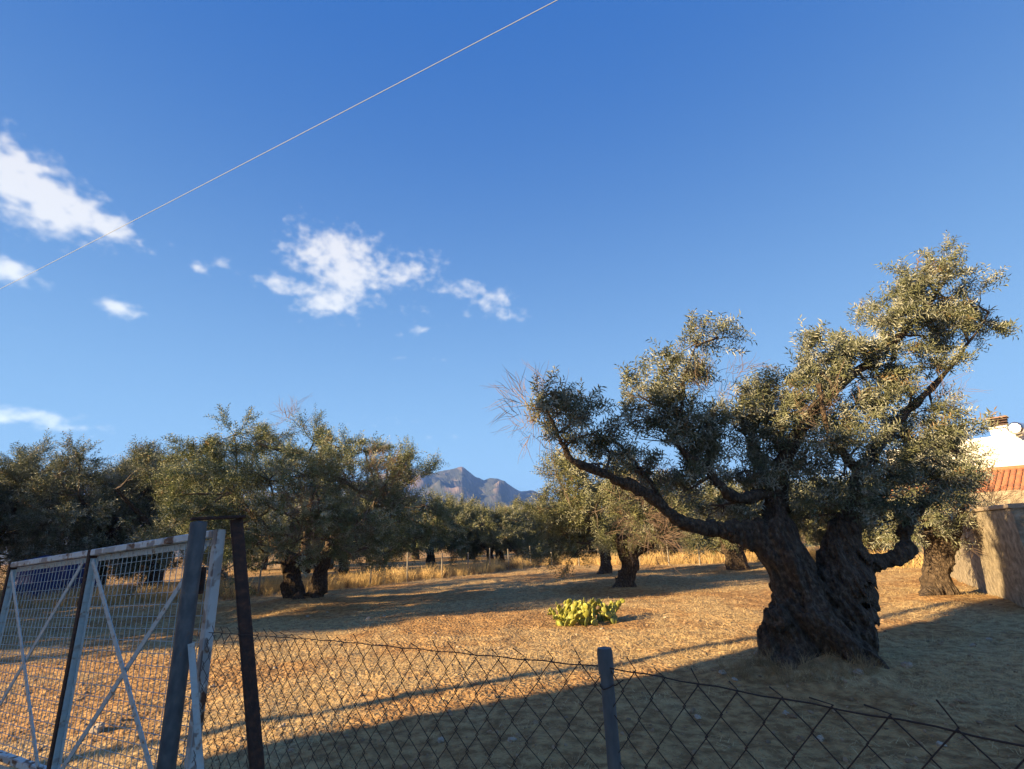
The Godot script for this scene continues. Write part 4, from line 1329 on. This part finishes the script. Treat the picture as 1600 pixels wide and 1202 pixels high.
func small_things() -> void:
	# overhead wire from pole to pole
	var a: Vector3 = Vector3(-9.52, 6.6, -8.52)
	var b: Vector3 = Vector3(0.42, 6.4, -3.51)
	var d := (b - a)
	var p0 := a - d * 0.75
	var p1 := b + d * 0.9
	var w := thing("overhead_wire", "thin pale overhead cable slanting across the blue sky", "cable", p0)
	var sh := Shape.new()
	var pts := []
	var r := []
	for k in 61:
		var t := k / 60.0
		pts.append((p1 - p0) * t + Vector3(0, -0.5 * t * (1.0 - t), 0))
		r.append(0.0035)
	sh.tube(pts, r, 8)
	part(w, "cable", sh.done(plain(0.3, 0.34, 0.4, 0.7)))
	# dark blue tarpaulin over a stack, seen through the gate
	var tp := thing("blue_tarpaulin", "dark blue tarpaulin draped over a stack under the grove trees", "tarpaulin", Vector3(-19.0, 0, -22.2))
	sh = Shape.new()
	var nn := 26
	for z in nn + 1:
		for x in nn + 1:
			var u := (x / float(nn) - 0.5) * 2.0
			var v := (z / float(nn) - 0.5) * 2.0
			var m := maxf(absf(u), absf(v))
			var y := 1.75 if m < 0.62 else 1.75 * (1.0 - smoothstep(0.62, 1.0, m))
			y += bump_noise.get_noise_2d(u * 1.6, v * 1.6) * 0.14
			var spread := 1.0 if m < 0.62 else lerpf(1.0, 0.78, smoothstep(0.62, 1.0, m))
			sh.v.append(Vector3(u * 1.5 * spread + bump_noise.get_noise_2d(v * 4.0, y * 2.0) * 0.12, maxf(y, 0.0), v * 1.1 * spread + bump_noise.get_noise_2d(u * 5.0, y * 2.0 + 9.0) * 0.12))
			sh.n.append(Vector3.UP)
	for z in nn:
		for x in nn:
			var q := z * (nn + 1) + x
			sh.i.append_array([q, q + 1, q + nn + 1, q + 1, q + nn + 2, q + nn + 1])
	part(tp, "sheet", sh.done(M.tarp, false))
	# pale stones
	rng.seed = 1101
	var forms := []
	for k in 3:
		var st := Shape.new()
		for j in 7:
			for q in 10:
				var t := PI * j / 6.0
				var wv := TAU * q / 10.0
				var dir := Vector3(sin(t) * cos(wv), cos(t), sin(t) * sin(wv))
				var rr := 1.0 + 0.7 * bump_noise.get_noise_3d(dir.x * 1.1 + k * 7.0, dir.y * 1.1, dir.z * 1.1)
				st.v.append(dir * rr * Vector3(1.0, 0.6, 0.8))
				st.n.append(dir)
		for j in 6:
			for q in 10:
				var a0 := j * 10 + q
				var a1 := j * 10 + (q + 1) % 10
				st.i.append_array([a0, a1, a0 + 10, a1, a1 + 10, a0 + 10])
		forms.append(st.done(M.stone, false))
	# clods and crumbs of dry soil
	var cm := Shape.new()
	var one: ArrayMesh = forms[1]
	var arrays := one.surface_get_arrays(0)
	cm.v = arrays[Mesh.ARRAY_VERTEX]
	cm.i = arrays[Mesh.ARRAY_INDEX]
	var clod := cm.done(M.clod, false)
	var places := []
	var colors := []
	for k in 9000:
		var z := -1.2 - 26.0 * pow(rng.randf(), 1.6)
		var x := rng.randf_range(-1.2, 1.25) * (absf(z) + 1.0)
		var big := 0.006 + 0.026 * pow(rng.randf(), 4.0)
		places.append(Transform3D(Basis.from_euler(Vector3(rng.randf() * 6.0, rng.randf() * 6.0, 0)).scaled(Vector3.ONE * big), on_ground(x, z, big * 0.2)))
		var s := rng.randf_range(0.7, 1.4)
		colors.append(Color(0.26 * s, 0.18 * s, 0.11 * s))
	var crumbs := copies(self, "soil_clods", clod, places, colors)
	tag(crumbs, "small brown clods and crumbs of dry field soil", "soil", "", "stuff")
	for q in [[2.35, -4.8, 0.05], [3.57, -6.18, 0.07], [2.27, -6.62, 0.07], [2.32, -6.39, 0.05], [4.31, -6.5, 0.09], [2.36, -5.36, 0.05], [-0.38, -8.81, 0.04], [-1.65, -10.57, 0.05], [-3.65, -13.18, 0.11], [-3.36, -13.53, 0.06], [-5.34, -13.81, 0.07], [-6.84, -15.12, 0.06], [-5.1, -14.55, 0.06], [-2.27, -5.43, 0.05], [-0.13, -4.95, 0.06], [-1.06, -9.11, 0.04], [0.94, -9.92, 0.04], [6.01, -7.65, 0.06], [6.52, -7.99, 0.06], [-0.72, -4.95, 0.05], [-1.99, -6.89, 0.04], [1.45, -10.33, 0.06], [2.89, -11.29, 0.05], [-3.56, -8.14, 0.05], [-4.16, -5.66, 0.1], [-3.93, -7.2, 0.05], [2.9, -7.13, 0.06], [1.56, -5.37, 0.05], [3.15, -4.57, 0.05], [-5.55, -27.33, 0.12]]:
		var o := MeshInstance3D.new()
		o.name = numbered("field_stone")
		o.mesh = forms[rng.randi() % 3]
		add_child(o)
		o.scale = Vector3.ONE * q[2] * 0.7
		o.rotation.y = rng.randf() * TAU
		o.position = on_ground(q[0], q[1], q[2] * 0.12)
		tag(o, "small pale stone lying on the straw covered soil", "stone", "pale stones on the field")
